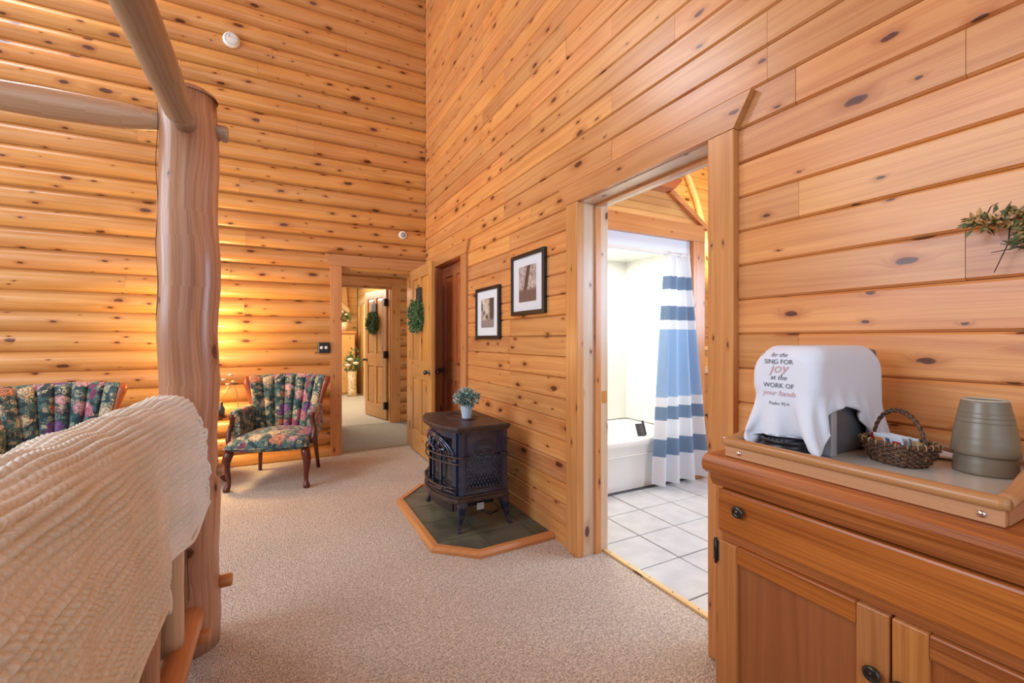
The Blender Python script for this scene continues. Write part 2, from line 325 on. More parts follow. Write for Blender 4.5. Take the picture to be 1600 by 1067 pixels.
def tube(pts, rad, n=12, bm=None, uvl=True, cap=True, flat=1.0, closed=False):
    bm = bm or bmesh.new(); L = bm.loops.layers.uv.verify() if uvl else None
    pts = [Vector(p) for p in pts]; m = len(pts)
    rad = list(rad) if hasattr(rad, '__len__') else [rad] * m
    rings = []; up = Vector((0, 0, 1)); d = 0; ds = []
    t0 = (pts[1] - pts[0]).normalized()
    if abs(t0.z) > 0.9: up = Vector((1, 0, 0))
    for i, p in enumerate(pts):
        if closed: t = (pts[(i + 1) % m] - pts[i - 1]).normalized()
        else: t = (pts[min(i + 1, m - 1)] - pts[max(i - 1, 0)]).normalized()
        a = t.cross(up)
        a = a.normalized() if a.length > 1e-6 else Vector((1, 0, 0)); b = a.cross(t).normalized(); up = b
        if i: d += (p - pts[i - 1]).length
        ds.append(d)
        rings.append([bm.verts.new(p + (a * math.cos(2 * PI * k / n) * flat + b * math.sin(2 * PI * k / n)) * rad[i]) for k in range(n)])
    for i in range(m if closed else m - 1):
        j = (i + 1) % m
        for k in range(n):
            f = bm.faces.new((rings[i][k], rings[i][(k + 1) % n], rings[j][(k + 1) % n], rings[j][k])); f.smooth = True
            if L:
                r = rad[i]; dj = ds[j] if j else ds[i] + 0.02
                for lp, (u, v) in zip(f.loops, ((ds[i], k), (ds[i], k + 1), (dj, k + 1), (dj, k))): lp[L].uv = (u, v * 2 * PI * r / n)
    if cap and not closed:
        for q, i in ((rings[0], 0), (rings[-1], -1)):
            f = bm.faces.new(q if i else q[::-1])
            if L:
                for lp in f.loops: lp[L].uv = (lp.vert.co.x * .2, lp.vert.co.y + lp.vert.co.z)
    return bm
def log(p0, p1, r0, r1, n=24, m=14, wob=0.03, seed=0, ends=0.0):
    rnd = random.Random(seed); p0, p1 = Vector(p0), Vector(p1); pts = []; rad = []
    for i in range(m):
        t = i / (m - 1)
        r = (r0 + (r1 - r0) * t) * (1 + wob * (rnd.random() - .5) * 2)
        if ends and (i == 0 or i == m - 1): r *= 1 - ends
        pts.append(p0.lerp(p1, t) + Vector((rnd.uniform(-1, 1), rnd.uniform(-1, 1), rnd.uniform(-1, 1))) * r0 * wob * .5 * (0 < i < m - 1)); rad.append(r)
    return tube(pts, rad, n)
def lathe(prof, n=32, cx=0, cy=0, bm=None):
    bm = bm or bmesh.new(); L = bm.loops.layers.uv.verify(); rings = []
    for r, z in prof:
        if r < 1e-5: rings.append([bm.verts.new((cx, cy, z))])
        else: rings.append([bm.verts.new((cx + r * math.cos(2 * PI * k / n), cy + r * math.sin(2 * PI * k / n), z)) for k in range(n)])
    for a, b in zip(rings, rings[1:]):
        for k in range(n):
            k2 = (k + 1) % n
            if len(a) == 1 and len(b) == 1: continue
            if len(a) == 1: f = bm.faces.new((a[0], b[k2], b[k]))
            elif len(b) == 1: f = bm.faces.new((a[k], a[k2], b[0]))
            else: f = bm.faces.new((a[k], a[k2], b[k2], b[k]))
            f.smooth = True
            for lp in f.loops: lp[L].uv = (lp.vert.co.z, lp.vert.co.x)
    bmesh.ops.recalc_face_normals(bm, faces=bm.faces[:])
    return bm
def grid(nu, nv, fn, smooth=True, wrap_u=False, bm=None):
    bm = bm or bmesh.new(); L = bm.loops.layers.uv.verify()
    V = [[bm.verts.new(fn(i / (nu - 1) if not wrap_u else i / nu, j / (nv - 1))) for j in range(nv)] for i in range(nu)]
    for i in range(nu if wrap_u else nu - 1):
        for j in range(nv - 1):
            i2 = (i + 1) % nu
            f = bm.faces.new((V[i][j], V[i2][j], V[i2][j + 1], V[i][j + 1])); f.smooth = smooth
            for lp, (a, b) in zip(f.loops, ((i, j), (i + 1, j), (i + 1, j + 1), (i, j + 1))): lp[L].uv = (a / nu, b / nv)
    return bm
def uvbox(bm, g):
    L = bm.loops.layers.uv.verify(); o = [a for a in range(3) if a != g]
    for f in bm.faces:
        n = f.normal
        for lp in f.loops:
            c = lp.vert.co
            if abs(n[g]) > 0.8: lp[L].uv = (c[o[0]] * 0.3, c[o[1]])
            elif abs(n[o[0]]) < abs(n[o[1]]): lp[L].uv = (c[g], c[o[0]] + 3.3)
            else: lp[L].uv = (c[g], c[o[1]])
def P(name, bm, mat, parent=None, loc=(0, 0, 0), rot=(0, 0, 0), g=None, smooth=None, label=None, kind=None, cat=None, group=None, bev=0, norm=True):
    if bev: bmesh.ops.bevel(bm, geom=bm.edges[:], offset=bev, segments=2, affect='EDGES', profile=0.5)
    if norm: bmesh.ops.recalc_face_normals(bm, faces=bm.faces[:])
    bm.normal_update()
    if g is not None or not bm.loops.layers.uv: uvbox(bm, 0 if g is None else g)
    me = bpy.data.meshes.new(name); bm.to_mesh(me); bm.free()
    if smooth is not None:
        me.polygons.foreach_set('use_smooth', [smooth] * len(me.polygons))
    me.materials.append(M[mat] if isinstance(mat, str) else mat)
    o = bpy.data.objects.new(name, me); C.objects.link(o); o.location = loc; o.rotation_euler = rot
    if parent: o.parent = parent
    if label: o['label'] = label
    if kind: o['kind'] = kind
    if cat: o['category'] = cat
    if group: o['group'] = group
    return o
def T(name, label, cat, loc=(0, 0, 0), rz=0, group=None, kind=None):
    o = bpy.data.objects.new(name, None); C.objects.link(o); o.location = loc; o.rotation_euler = (0, 0, rz); o.empty_display_size = 0.05
    if label: o['label'] = label
    if cat: o['category'] = cat
    if group: o['group'] = group
    if kind: o['kind'] = kind
    return o
def copy_tree(o, parent=None):
    c = o.copy(); C.objects.link(c); c.parent = parent
    for ch in list(o.children): copy_tree(ch, c)
    return c
RX = -PI / 2    # rotation that turns a back-wall piece (facing -y) to a right-wall piece (facing -x)

# ------------------------------------------------------------------ plank walls
def flat_prof(H, gr=0.0072, dp=0.0085):
    return [(0.018, 0.0004), (dp, 0.0008), (0, gr), (0, H - gr * 1.1), (dp, H - 0.0008), (0.018, H - 0.0004)]
def log_prof(H, bulge=0.044, n=11):
    pts = [(0.022, 0.0004)]
    for i in range(n):
        t = i / (n - 1); a = -1 + 2 * t
        pts.append((0.016 - bulge * (1 - abs(a) ** 2.2) , 0.0012 + (H - 0.0024) * t))
    return pts + [(0.022, H - 0.0004)]
def plank(prof, L, name, mat, parent, loc, rz, smooth=False, cut=None):
    bm = bmesh.new(); n = len(prof); uvl = bm.loops.layers.uv.verify()
    cl, cr = cut or (None, None)
    a = [bm.verts.new((0.0006 + (cl(z) if cl else 0), y, z)) for y, z in prof]; b = [bm.verts.new((L - 0.0006 + (cr(z) if cr else 0), y, z)) for y, z in prof]
    arc = [0]
    for i in range(1, n): arc.append(arc[-1] + math.dist(prof[i], prof[i - 1]))
    for i in range(n - 1):
        f = bm.faces.new((a[i], b[i], b[i + 1], a[i + 1])); f.smooth = smooth and 0 < i < n - 2
        for lp, (u, v) in zip(f.loops, ((0, arc[i]), (L, arc[i]), (L, arc[i + 1]), (0, arc[i + 1]))): lp[uvl].uv = (u, v)
    bm.faces.new([bm.verts.new(v.co) for v in a[::-1]]); bm.faces.new([bm.verts.new(v.co) for v in b])
    return P(name, bm, mat, parent, loc, (0, 0, rz), norm=False)
def plank_wall(parent, mat, plane, rz, u0, u1, z0, H, courses, holes, prof, smooth=False, joints=None, seed=1, pmin=0.9, pmax=2.6, force=()):
    """u runs along local x of the wall; holes = (ua, ub, ztop) from the floor"""
    rnd = random.Random(seed); cnt = 0
    for k in range(courses):
        za = z0 + k * H; zb = za + H
        lo = max(za, 0.0); h = zb - lo
        if h < 0.03: continue
        spans = [(u0, u1)]
        for (ua, ub, zc) in holes:
            if lo < zc - 0.03:
                ns = []
                for s, e in spans:
                    if ua > s and ua < e: ns.append((s, ua))
                    if ub < e and ub > s: ns.append((ub, e))
                    if ub <= s or ua >= e: ns.append((s, e))
                spans = ns
        for zf, uf in force:
            if za <= zf < zb: spans = [q for s, e in spans for q in (((s, uf), (uf, e)) if s < uf < e else ((s, e),))]
        for s, e in spans:
            x = s
            while x < e - 0.004:
                L = rnd.uniform(pmin, pmax)
                if joints: L = max(1, round(L / joints)) * joints - ((x - s) % joints if x == s else 0)
                if e - (x + L) < 0.4: L = e - x
                if L <= 0.1: L = joints or 0.5
                L = min(L, e - x)
                pr = prof(H); dz = lo - za
                if dz > 0: pr = [(y, z - dz) for y, z in pr if z > dz + 0.004]; pr = [(pr[0][0], 0)] + pr if pr[0][1] > 0 else pr; pr = [(0.018, 0)] + pr
                if rz: loc = (plane + rnd.uniform(-.0008, .0008), -x, lo)
                else: loc = (x, plane + rnd.uniform(-.0008, .0008), lo)
                plank(pr, L, 'plank', mat, parent, loc, rz, smooth)
                cnt += 1; x += L
    return cnt

XW, YW = 1.505, 5.02
HR = 0.126; ZR = 1.249 - 10 * HR       # -0.011
HB = 0.168; ZB = 2.135 - 13 * HB       # -0.049
# floor
fl = P('floor', B(-4.2, 1.662, -3.6, 5.10, -0.06, 0), 'carpet', g=0); fl['kind'] = 'structure'
# right wall: core with two openings, boards on top
def core(boxes, name, mat='trim'):
    bm = bmesh.new()
    for b in boxes: bx(bm, *b)
    o = P(name, bm, mat, g=1); o['kind'] = 'structure'; return o
wr = core([(XW + .017, 1.68, -1.4, 1.165, 0, 5.6), (XW + .017, 1.68, 2.022, 3.83, 0, 5.6), (XW + .017, 1.68, 4.60, 5.24, 0, 5.6),
           (XW + .017, 1.68, 1.165, 2.022, 2.012, 5.6), (XW + .017, 1.68, 3.83, 4.60, 2.012, 5.6)], 'wall_right')
# local u = -y
plank_wall(wr, 'pine', XW, RX, -5.012, 1.3, ZR, HR, 44, [(-2.130, -1.057, 2.0), (-4.72, -3.70, 2.0)], flat_prof, joints=0.4065, seed=11, pmin=0.8, pmax=2.4, force=((1.944, -.443), (2.073, -.851), (1.691, -.841), (1.436, -.444), (1.209, -.843), (2.2, -.03)))
wb = core([(-4.2, .587, YW + .02, 5.22, 0, 5.6), (1.35, XW + .02, YW + .02, 5.22, 0, 5.6), (.587, 1.35, YW + .02, 5.22, 2.012, 5.6)], 'wall_back')
plank_wall(wb, 'log', YW, 0, -3.2, XW - .002, ZB, HB, 33, [(.476, 1.46, 1.95)], log_prof, smooth=True, seed=5, pmin=2.0, pmax=4.5)
# thin filler course above the back door header, and the one above the right door headers are full courses
wl = core([(-4.3, -4.2, -3.6, .4, 0, 5.6), (-4.3, -4.2, 3.6, 5.22, 0, 5.6), (-4.3, -4.2, .4, 3.6, 0, .9), (-4.3, -4.2, .4, 3.6, 4.2, 5.6)], 'wall_left', 'pine')
for a_ in (.4, 1.97, 3.54): P('window_bar', B(-4.29, -4.22, a_, a_ + .06, .9, 4.2), 'trim', wl, g=2)
ce = P('ceiling', B(-4.3, 1.68, -2.2, 5.22, 5.60, 5.68), 'pine', g=0); ce['kind'] = 'structure'

# door casings: header with flared ends, two posts
def header(name, L0, L1, z0, z1, fl_, mat, loc, rz, th=0.03, n=1):
    pts = [(L0, z0), (L1, z0), (L1 + fl_, z1), (L0 - fl_, z1)]
    return P(name, prism(pts, -th, 0.012, 'y'), mat, None, loc, (0, 0, rz), g=0)
def st(o): o['kind'] = 'structure'; return o
n = [0]
def trim(bm, mat, loc=(0, 0, 0), rot=(0, 0, 0), g=2, bev=0.003):
    n[0] += 1
    o = P('trim_%d' % n[0], bm, mat, None, loc, rot, g=g, bev=bev); st(o); return o
# bathroom door
trim(B(1.478, XW + .02, 1.057, 1.167, 0, 2.006), 'trim')
trim(B(1.478, XW + .02, 2.020, 2.130, 0, 2.006), 'trim')
h = header('trim_3', -2.130, -1.057, 2.007, 2.118, .07, 'trim', (XW, 0, 0), RX, th=.028); st(h); n[0] = 3
# jambs with stop strips (the near one, the far one, the head)
trim(B(1.505, 1.70, 2.021, 2.045, 0, 2.006), 'jamb')
trim(B(1.600, 1.640, 2.008, 2.022, 0, 1.99), 'trim')
trim(B(1.505, 1.70, 1.143, 1.166, 0, 2.006), 'jamb')
trim(B(1.600, 1.640, 1.166, 1.180, 0, 1.99), 'trim')
trim(B(1.505, 1.70, 1.166, 2.021, 2.004, 2.026), 'jamb', g=1)
trim(B(1.600, 1.640, 1.180, 2.008, 1.990, 2.005), 'trim', g=1)
sp = trim(B(1.660, 1.692, 1.166, 2.02, -.002, 0.012), 'yellowtrim', g=1)
for i in range(6): P('nail', lathe([(0, .0145), (.003, .014), (.003, .011)], 8, 1.676, 1.22 + i * .15), 'black', sp)
P('strike_plate', B(1.655, 1.690, 2.0195, 2.022, .86, .93), 'brass', bpy.data.objects['trim_4'])
# closet door casing
trim(B(1.480, XW + .02, 3.70, 3.828, 0, 2.006), 'trim')
trim(B(1.480, XW + .02, 4.602, 4.72, 0, 2.006), 'trim')
h = header('trim_%d' % (n[0] + 1), -4.72, -3.70, 2.007, 2.118, .06, 'trim', (XW, 0, 0), RX, th=.026); st(h); n[0] += 1
trim(B(1.505, 1.66, 3.812, 3.832, 0, 2.006), 'door_red'); trim(B(1.505, 1.66, 4.598, 4.618, 0, 2.006), 'door_red'); trim(B(1.505, 1.66, 3.83, 4.6, 2.0, 2.02), 'door_red', g=1)
# back door casing
trim(B(.476, .589, 4.985, 5.03, 0, 2.006), 'trim'); trim(B(1.348, 1.460, 4.985, 5.03, 0, 2.006), 'trim')
h = header('trim_%d' % (n[0] + 1), .476, 1.46, 2.007, 2.125, .055, 'trim', (0, 5.03, 0), 0, th=.045); st(h); n[0] += 1
trim(B(.567, .590, 5.03, 5.24, 0, 2.006), 'trim'); trim(B(1.348, 1.370, 5.03, 5.24, 0, 2.006), 'trim'); trim(B(.588, 1.35, 5.03, 5.24, 2.003, 2.022), 'trim', g=0)

# ------------------------------------------------------------------ hall and far room
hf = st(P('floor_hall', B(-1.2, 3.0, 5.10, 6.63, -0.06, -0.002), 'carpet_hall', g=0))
ff = st(P('floor_far_room', B(-2.5, 3.0, 6.63, 11.3, -0.06, 0.0), 'carpet_far', g=0))
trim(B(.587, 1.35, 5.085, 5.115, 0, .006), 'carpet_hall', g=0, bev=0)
wh = core([(-1.2, .70, 6.65, 6.75, 0, 2.7), (1.475, 3.0, 6.65, 6.75, 0, 2.7), (.70, 1.475, 6.65, 6.75, 2.02, 2.7)], 'wall_hall')
plank_wall(wh, 'log', 6.63, 0, -.6, 2.6, ZB, HB, 16, [(.60, 1.60, 1.95)], log_prof, smooth=True, seed=9, pmin=1.2, pmax=3.2)
st(P('ceiling_hall', B(-1.2, 3.0, 5.22, 6.75, 2.66, 2.72), 'pine', g=0))
trim(B(.60, .71, 6.60, 6.66, 0, 2.0), 'trim'); trim(B(1.472, 1.60, 6.60, 6.66, 0, 2.0), 'trim')
h = header('trim_%d' % (n[0] + 1), .60, 1.60, 2.0, 2.12, .05, 'trim', (0, 6.65, 0), 0, th=.05); st(h); n[0] += 1
trim(B(1.458, 1.478, 6.65, 6.78, 0, 2.0), 'trim'); trim(B(.70, .72, 6.65, 6.78, 0, 2.0), 'trim')
# far room walls
w = core([(1.667, 1.75, 6.76, 9.0, 0, 3.6), (1.667, 1.75, 9.0, 11.2, 0, 3.6)], 'wall_far_right', 'yellow')
plank_wall(w, 'yellow', 1.65, RX, -11.0, -6.78, 0, HR * 1.35, 21, [], lambda H: flat_prof(H, .006, .006), seed=3, pmin=1.5, pmax=3)
w = core([(-2.5, 1.7, 11.03, 11.1, 0, 3.6)], 'wall_far', 'yellow')
plank_wall(w, 'yellow', 11.0, 0, -1.6, 1.64, 0, HR * 1.6, 17, [], lambda H: flat_prof(H, .006, .006), seed=4, pmin=1.5, pmax=3)
st(P('ceiling_far', B(-2.5, 1.75, 6.76, 11.2, 3.6, 3.65), 'yellow', g=0))
trim(B(1.62, 1.652, 9.86, 10.02, 0, 2.02), 'yellowtrim'); trim(B(1.62, 1.652, 10.60, 10.76, 0, 2.02), 'yellowtrim'); trim(B(1.62, 1.652, 9.84, 10.78, 2.0, 2.13), 'yellowtrim', g=1)
trim(prism([(.90, 1.42), (.90, 2.9), (1.35, 2.9), (1.42, 1.95)], 10.86, 10.98, 'y'), 'yellow', g=2)
trim(prism([(.80, 2.38), (.80, 2.50), (1.44, 1.93), (1.44, 1.80)], 10.78, 10.86, 'y'), 'yellowtrim', g=0)

def leafball(bm, c, rad, nleaf, size, rnd, squash=(1, 1, 1), shell=0.5):
    L = bm.loops.layers.uv.verify()
    for _ in range(nleaf):
        d = Vector((rnd.gauss(0, 1), rnd.gauss(0, 1), rnd.gauss(0, 1))).normalized()
        r = rad * (shell + (1 - shell) * rnd.random())
        p = Vector(c) + Vector((d.x * squash[0], d.y * squash[1], d.z * squash[2])) * r
        a = (d + Vector((rnd.uniform(-.8, .8), rnd.uniform(-.8, .8), rnd.uniform(-.8, .8)))).normalized()
        b = a.cross(Vector((rnd.uniform(-1, 1), rnd.uniform(-1, 1), rnd.uniform(-1, 1)))).normalized()
        s = size * rnd.uniform(.7, 1.3); nn = a.cross(b) * s * .15
        v = [bm.verts.new(q) for q in (p, p + a * s * .5 + b * s * .24 + nn, p + a * s, p + a * s * .5 - b * s * .24 + nn)]
        bm.faces.new(v)
def foliage(name, parts_, parent, mat, rnd, kind='stuff'):
    bm = bmesh.new()
    for c, rad, nl, s, sq, sh in parts_: leafball(bm, c, rad, nl, s, rnd, sq, sh)
    return P(name, bm, mat, parent, norm=False, kind=kind)

# cabinet in the far room, jar plant on it, vase beside it
cb = T('tall_cabinet', 'tall plain honey wood cabinet standing at the end of the far room', 'cabinet', (1.38, 10.5, 0))
P('body', B(-.42, .12, -.18, .25, 0, 1.36), 'yellow', cb, g=2, bev=.005); P('top', B(-.45, .14, -.21, .27, 1.36, 1.41), 'trim', cb, g=0, bev=.005)
P('door', B(-.40, .10, -.2, -.18, .06, 1.32), 'yellow', cb, g=2, bev=.004)
pl = T('potted_plant', 'leafy green plant in small tan pot on top of the tall honey cabinet', 'plant', (1.28, 10.45, 1.41))
P('pot', lathe([(0, 0), (.08, 0), (.10, .2), (.085, .2), (.08, .18), (0, .18)], 20), 'birch', pl)
foliage('foliage', [((0, 0, .30), .15, 160, .06, (1, 1, .8), .3)], pl, 'leaf', random.Random(1))
P('blossom', lathe([(0, 0), (.03, .01), (.04, .03), (0, .05)], 10), 'petal', pl, (.03, -.15, .34)); P('blossom', lathe([(0, 0), (.03, .01), (.04, .03), (0, .05)], 10), 'petal', pl, (-.06, -.15, .40))
vs = T('flower_vase', 'tall cream birch bark vase of flowers on the far room carpet', 'vase', (1.40, 10.05, 0))
P('vessel', lathe([(0, 0), (.10, 0), (.09, .1), (.085, .3), (.095, .55), (.08, .55), (.075, .4), (0, .4)], 20), 'birch', vs)
foliage('foliage', [((0, 0, .72), .15, 130, .08, (1, 1, 1.2), .3), ((.04, 0, .92), .10, 30, .07, (1, 1, 1.4), .3)], vs, 'leaf', random.Random(2))
for q in ((-.06, -.16, .78), (.05, -.18, .70), (-.10, -.12, .66)): P('blossom', lathe([(0, -.02), (.05, 0), (.065, .03), (.03, .05), (0, .045)], 12), 'petal', vs, q)

# ------------------------------------------------------------------ panel doors
def panel_door(name, Wd, H, mat, loc, rz, knobside, mat_panel=None, knob_u=None, hinges=False, label=None):
    """leaf lies in local x 0..Wd, thickness y -.018..+.018, 4 panels"""
    d = T(name, label, None, loc, rz, kind='structure')
    t = .018; S = .105; mid = Wd / 2
    P('stile', B(0, S, -t, t, 0, H), mat, d, g=2, bev=.002); P('stile', B(Wd - S, Wd, -t, t, 0, H), mat, d, g=2, bev=.002)
    for z0, z1 in ((0, .22), (.80, .99), (H - .115, H)): P('rail', B(S, Wd - S, -t, t, z0, z1), mat, d, g=0, bev=.002)
    for z0, z1 in ((.22, .80), (.99, H - .115)): P('mullion', B(mid - .045, mid + .045, -t, t, z0, z1), mat, d, g=2, bev=.002)
    for x0, x1 in ((S, mid - .045), (mid + .045, Wd - S)):
        for z0, z1 in ((.22, .80), (.99, H - .115)):
            bm = bmesh.new(); e = .045
            for s in (-1, 1):
                o = [(x0, z0), (x1, z0), (x1, z1), (x0, z1)]; i_ = [(x0 + e, z0 + e), (x1 - e, z0 + e), (x1 - e, z1 - e), (x0 + e, z1 - e)]
                vo = [bm.verts.new((a, s * .004, b)) for a, b in o]; vi = [bm.verts.new((a, s * .0145, b)) for a, b in i_]
                for k in range(4): bm.faces.new((vo[k], vo[(k + 1) % 4], vi[(k + 1) % 4], vi[k]))
                bm.faces.new(vi)
            P('panel', bm, mat_panel or mat, d, g=2)
    kx = knob_u if knob_u is not None else (Wd - .06 if knobside else .06)
    for s in (-1, 1):
        k = P('knob', lathe([(0, .062), (.016, .060), (.025, .048), (.024, .036), (.011, .026), (.010, .008), (.027, .006), (.027, 0), (0, 0)], 20), 'pewter', d, (kx, s * t, .89), (PI / 2 * (1 if s < 0 else -1), 0, 0))
    return d
# door_1: opened into the room, hinged on the right jamb of the back door, lies along -y (local x -> -y)
d1 = panel_door('door_1', .80, 1.985, 'door', (1.335, 4.985, .012), RX, True)
for z in (.2, 1.0, 1.8): P('hinge', B(-.012, .004, -.02, .02, z, z + .09), 'pewter', d1)
# door_2: closed closet door
d2 = panel_door('door_2', .764, 1.985, 'door_red', (1.585, 4.597, .012), RX, False)
# door_3: second door, swung into the far room
ang = math.atan2(.80, -.20)
d3 = panel_door('door_3', .76, 1.975, 'door', (1.448, 6.79, .012), ang, True)
for z in (.16, .93, 1.72): P('hinge', B(-.02, .02, -.02, .06, z, z + .11), 'black', d3)
# door_4 in the far right wall
st(P('door_4', B(1.63, 1.648, 10.02, 10.6, 0.01, 2.0), 'door', g=2))

def sign_wreath(loc, rz, ls, lw, dz=0, seed=1):
    s = T('door_sign', ls, 'sign', loc, rz); P('board', B(-.080, .080, -.014, 0, -.100, .085), 'signblack', s, bev=.002)
    for q, (a, b) in enumerate(((.05, .034), (.02, .026), (-.01, .036), (-.04, .022))): P('lettering', B(-b * 1.3, b * 1.3, -.0150, -.014, a, a + .004), 'pewter', s)
    P('cord', tube([(-.03, -.006, .085), (0, -.010, .12), (.03, -.006, .085)], .0025, 6), 'twig', s)
    w_ = T('wreath', lw, 'wreath', loc, rz); w_.location = (loc[0], loc[1], loc[2] - .215 + dz)
    R = .112
    P('ring', tube([(R * math.cos(a), -.03, R * math.sin(a)) for a in np.linspace(0, 2 * PI, 25)[:-1]], .018, 8, closed=True), 'twig', w_)
    rnd = random.Random(seed)
    foliage('foliage', [((R * math.cos(a), -.035, R * math.sin(a)), .062, 75, .036, (1, .8, 1), .25) for a in np.linspace(0, 2 * PI, 19)[:-1]], w_, 'leaf', rnd)
    foliage('berries', [((R * math.cos(a), -.045, R * math.sin(a)), .065, 7, .02, (1, .8, 1), .8) for a in np.linspace(0, 2 * PI, 19)[:-1]], w_, 'leafpale', rnd)
    P('ribbon', B(-.006, .006, -.008, -.002, .1, .15), 'twig', w_)
sign_wreath((1.314, 4.60, 1.69), RX, 'small dark slate sign hanging above the wreath on the open room door', 'green leafy wreath hung on the open pine door by the stove', .0, 3)
dd = Vector((math.cos(ang), math.sin(ang), 0)); nrm = Vector((dd.y, -dd.x, 0)) * -1
q = Vector((1.448, 6.79, 0)) + dd * .40 + nrm * .021
sign_wreath((q.x, q.y, 1.70), ang + PI, 'small grey slate sign on the farther door beyond the hall', 'green wreath on the farther pine door beyond the hall', .0, 8)

# ------------------------------------------------------------------ bathroom
bf = st(P('floor_bath', B(1.68, 5.4, .6, 3.7, -0.06, -.006), 'grout', g=0))
for i in range(8):
    for j in range(9):
        x0 = 1.69 + .3095 * i - (0 if i else 0); y0 = .825 + .3135 * j
        if x0 > 4.1: continue
        x1 = x0 + .3095; y1 = min(y0 + .3135, 2.72 if x0 < 3.3 else 3.6)
        if y1 - y0 < .02: continue
        P('tile', B(x0 + .004, x1 - .004, y0 + .004, y1 - .004, -.02, 0.0 + random.uniform(-.0006, .0006), bev=.0015), 'ctile', bf)
wf = core([(1.68, 5.4, 3.63, 3.70, 0, 4.3)], 'wall_bath_back', 'yellow')
plank_wall(wf, 'yellow', 3.61, 0, 1.7, 5.4, 0, HR, 34, [], flat_prof, seed=21, pmin=1.2, pmax=2.8)
w = core([(5.4, 5.46, .6, 3.7, 0, 4.3)], 'wall_bath_right', 'yellow')
st(P('ceiling_bath', B(1.68, 5.46, .6, 3.7, 4.3, 4.36), 'yellow', g=0))
st(P('wall_bath_near', B(1.68, 5.46, .52, .6, 0, 4.3), 'yellow', g=0))
# tub
tb = T('bathtub', 'white built-in bathtub with plain apron beyond the bathroom doorway', 'bathtub', (1.72, 2.73, 0))
bm = bmesh.new()
def rr(x0, x1, y0, y1, z, r, nseg=5):
    out = []
    for cx, cy, a0 in ((x1 - r, y1 - r, 0), (x0 + r, y1 - r, PI / 2), (x0 + r, y0 + r, PI), (x1 - r, y0 + r, 1.5 * PI)):
        for k in range(nseg + 1):
            a = a0 + PI / 2 * k / nseg; out.append((cx + r * math.cos(a), cy + r * math.sin(a), z))
    return out
loops = [rr(0, 1.49, 0.02, .79, 0, .01), rr(0, 1.49, 0.012, .79, .34, .01), rr(0, 1.49, -.012, .79, .36, .015), rr(0, 1.49, -.014, .79, .40, .02), rr(.01, 1.48, 0.0, .78, .415, .03), rr(.07, 1.42, .07, .72, .415, .12), rr(.09, 1.40, .09, .70, .39, .12), rr(.2, 1.32, .16, .64, .10, .13), rr(.26, 1.26, .22, .58, .08, .1)]
vl = [[bm.verts.new(p) for p in l] for l in loops]
for a, b in zip(vl, vl[1:]):
    for k in range(len(a)):
        f = bm.faces.new((a[k], a[(k + 1) % len(a)], b[(k + 1) % len(a)], b[k])); f.smooth = True
bm.faces.new(vl[-1])
P('basin', bm, 'white', tb)
P('apron_line', B(.0, 1.49, .006, .014, .275, .283), 'white', tb, bev=.002)
# surround
su = T('shower_surround', 'glossy white moulded shower surround above the tub', 'shower surround', (1.72, 2.73, .42))
P('back_panel', B(0, 1.49, .74, .79, 0, 1.62), 'white', su, bev=.01); P('side_panel', B(1.44, 1.49, 0, .76, 0, 1.62), 'white', su, bev=.01); P('side_panel', B(0, .04, 0, .76, 0, 1.62), 'white', su, bev=.01)
P('shelf', B(.04, .40, .62, .75, 0, .60), 'white', su, bev=.03); P('shelf', B(.40, .60, .66, .75, 0, .30), 'white', su, bev=.03)
arch = [(0, 1.675), (1.49, 1.675), (1.49, 0), (1.41, 0)] + [(1.41 - .13 + .13 * math.cos(a), 1.40 + .13 * math.sin(a)) for a in np.linspace(0, PI / 2, 9)] + [(0, 1.53)]
P('front_flange', prism(arch, -.012, .012, 'y'), 'whitepaint', su)
P('dome', B(0, 1.49, 0.02, .79, 1.60, 1.66), 'white', su, bev=.01)
# casing of the tub alcove
trim(B(3.212, 3.358, 2.68, 2.735, 0, 2.09), 'trim'); trim(B(1.70, 3.358, 2.675, 2.735, 2.09, 2.235), 'trim', g=0)
core([(3.214, 3.34, 2.74, 3.60, 0, 2.25)], 'wall_alcove_side', 'yellow')
wa = core([(1.70, 3.0, 2.75, 2.80, 2.24, 2.5)], 'wall_alcove', 'yellow')
for k in range(4):   # narrow boards over the alcove, their right ends follow the sloping trim
    z = 2.237 + k * .062; xr = 3.36 - (z - 2.24) / .24 * .41
    sl = -.41 / .24
    plank(flat_prof(.062, .004, .004), xr - 1.70, 'plank', 'yellow', wa, (1.70, 2.72, z), 0, cut=(None, lambda zz: sl * zz))
trim(prism([(2.93, 2.475), (3.40, 2.20), (3.42, 2.235), (2.96, 2.515)], 2.68, 2.80, 'y'), 'trim', g=0)
trim(prism([(1.70, 2.475), (2.90, 2.475), (2.99, 2.56), (2.94, 2.62), (1.70, 2.62)], 2.60, 2.85, 'y'), 'door_red', g=0)
trim(tube([(4.116, 3.57, 3.19), (4.20, 3.57, 3.09), (4.275, 3.57, 2.956), (4.33, 3.57, 2.86), (4.384, 3.57, 2.72), (4.45, 3.57, 2.52), (4.495, 3.57, 2.30), (4.55, 3.57, 2.0), (4.575, 3.57, 1.77)], .035, 10), 'yellowtrim', g=None, bev=0)
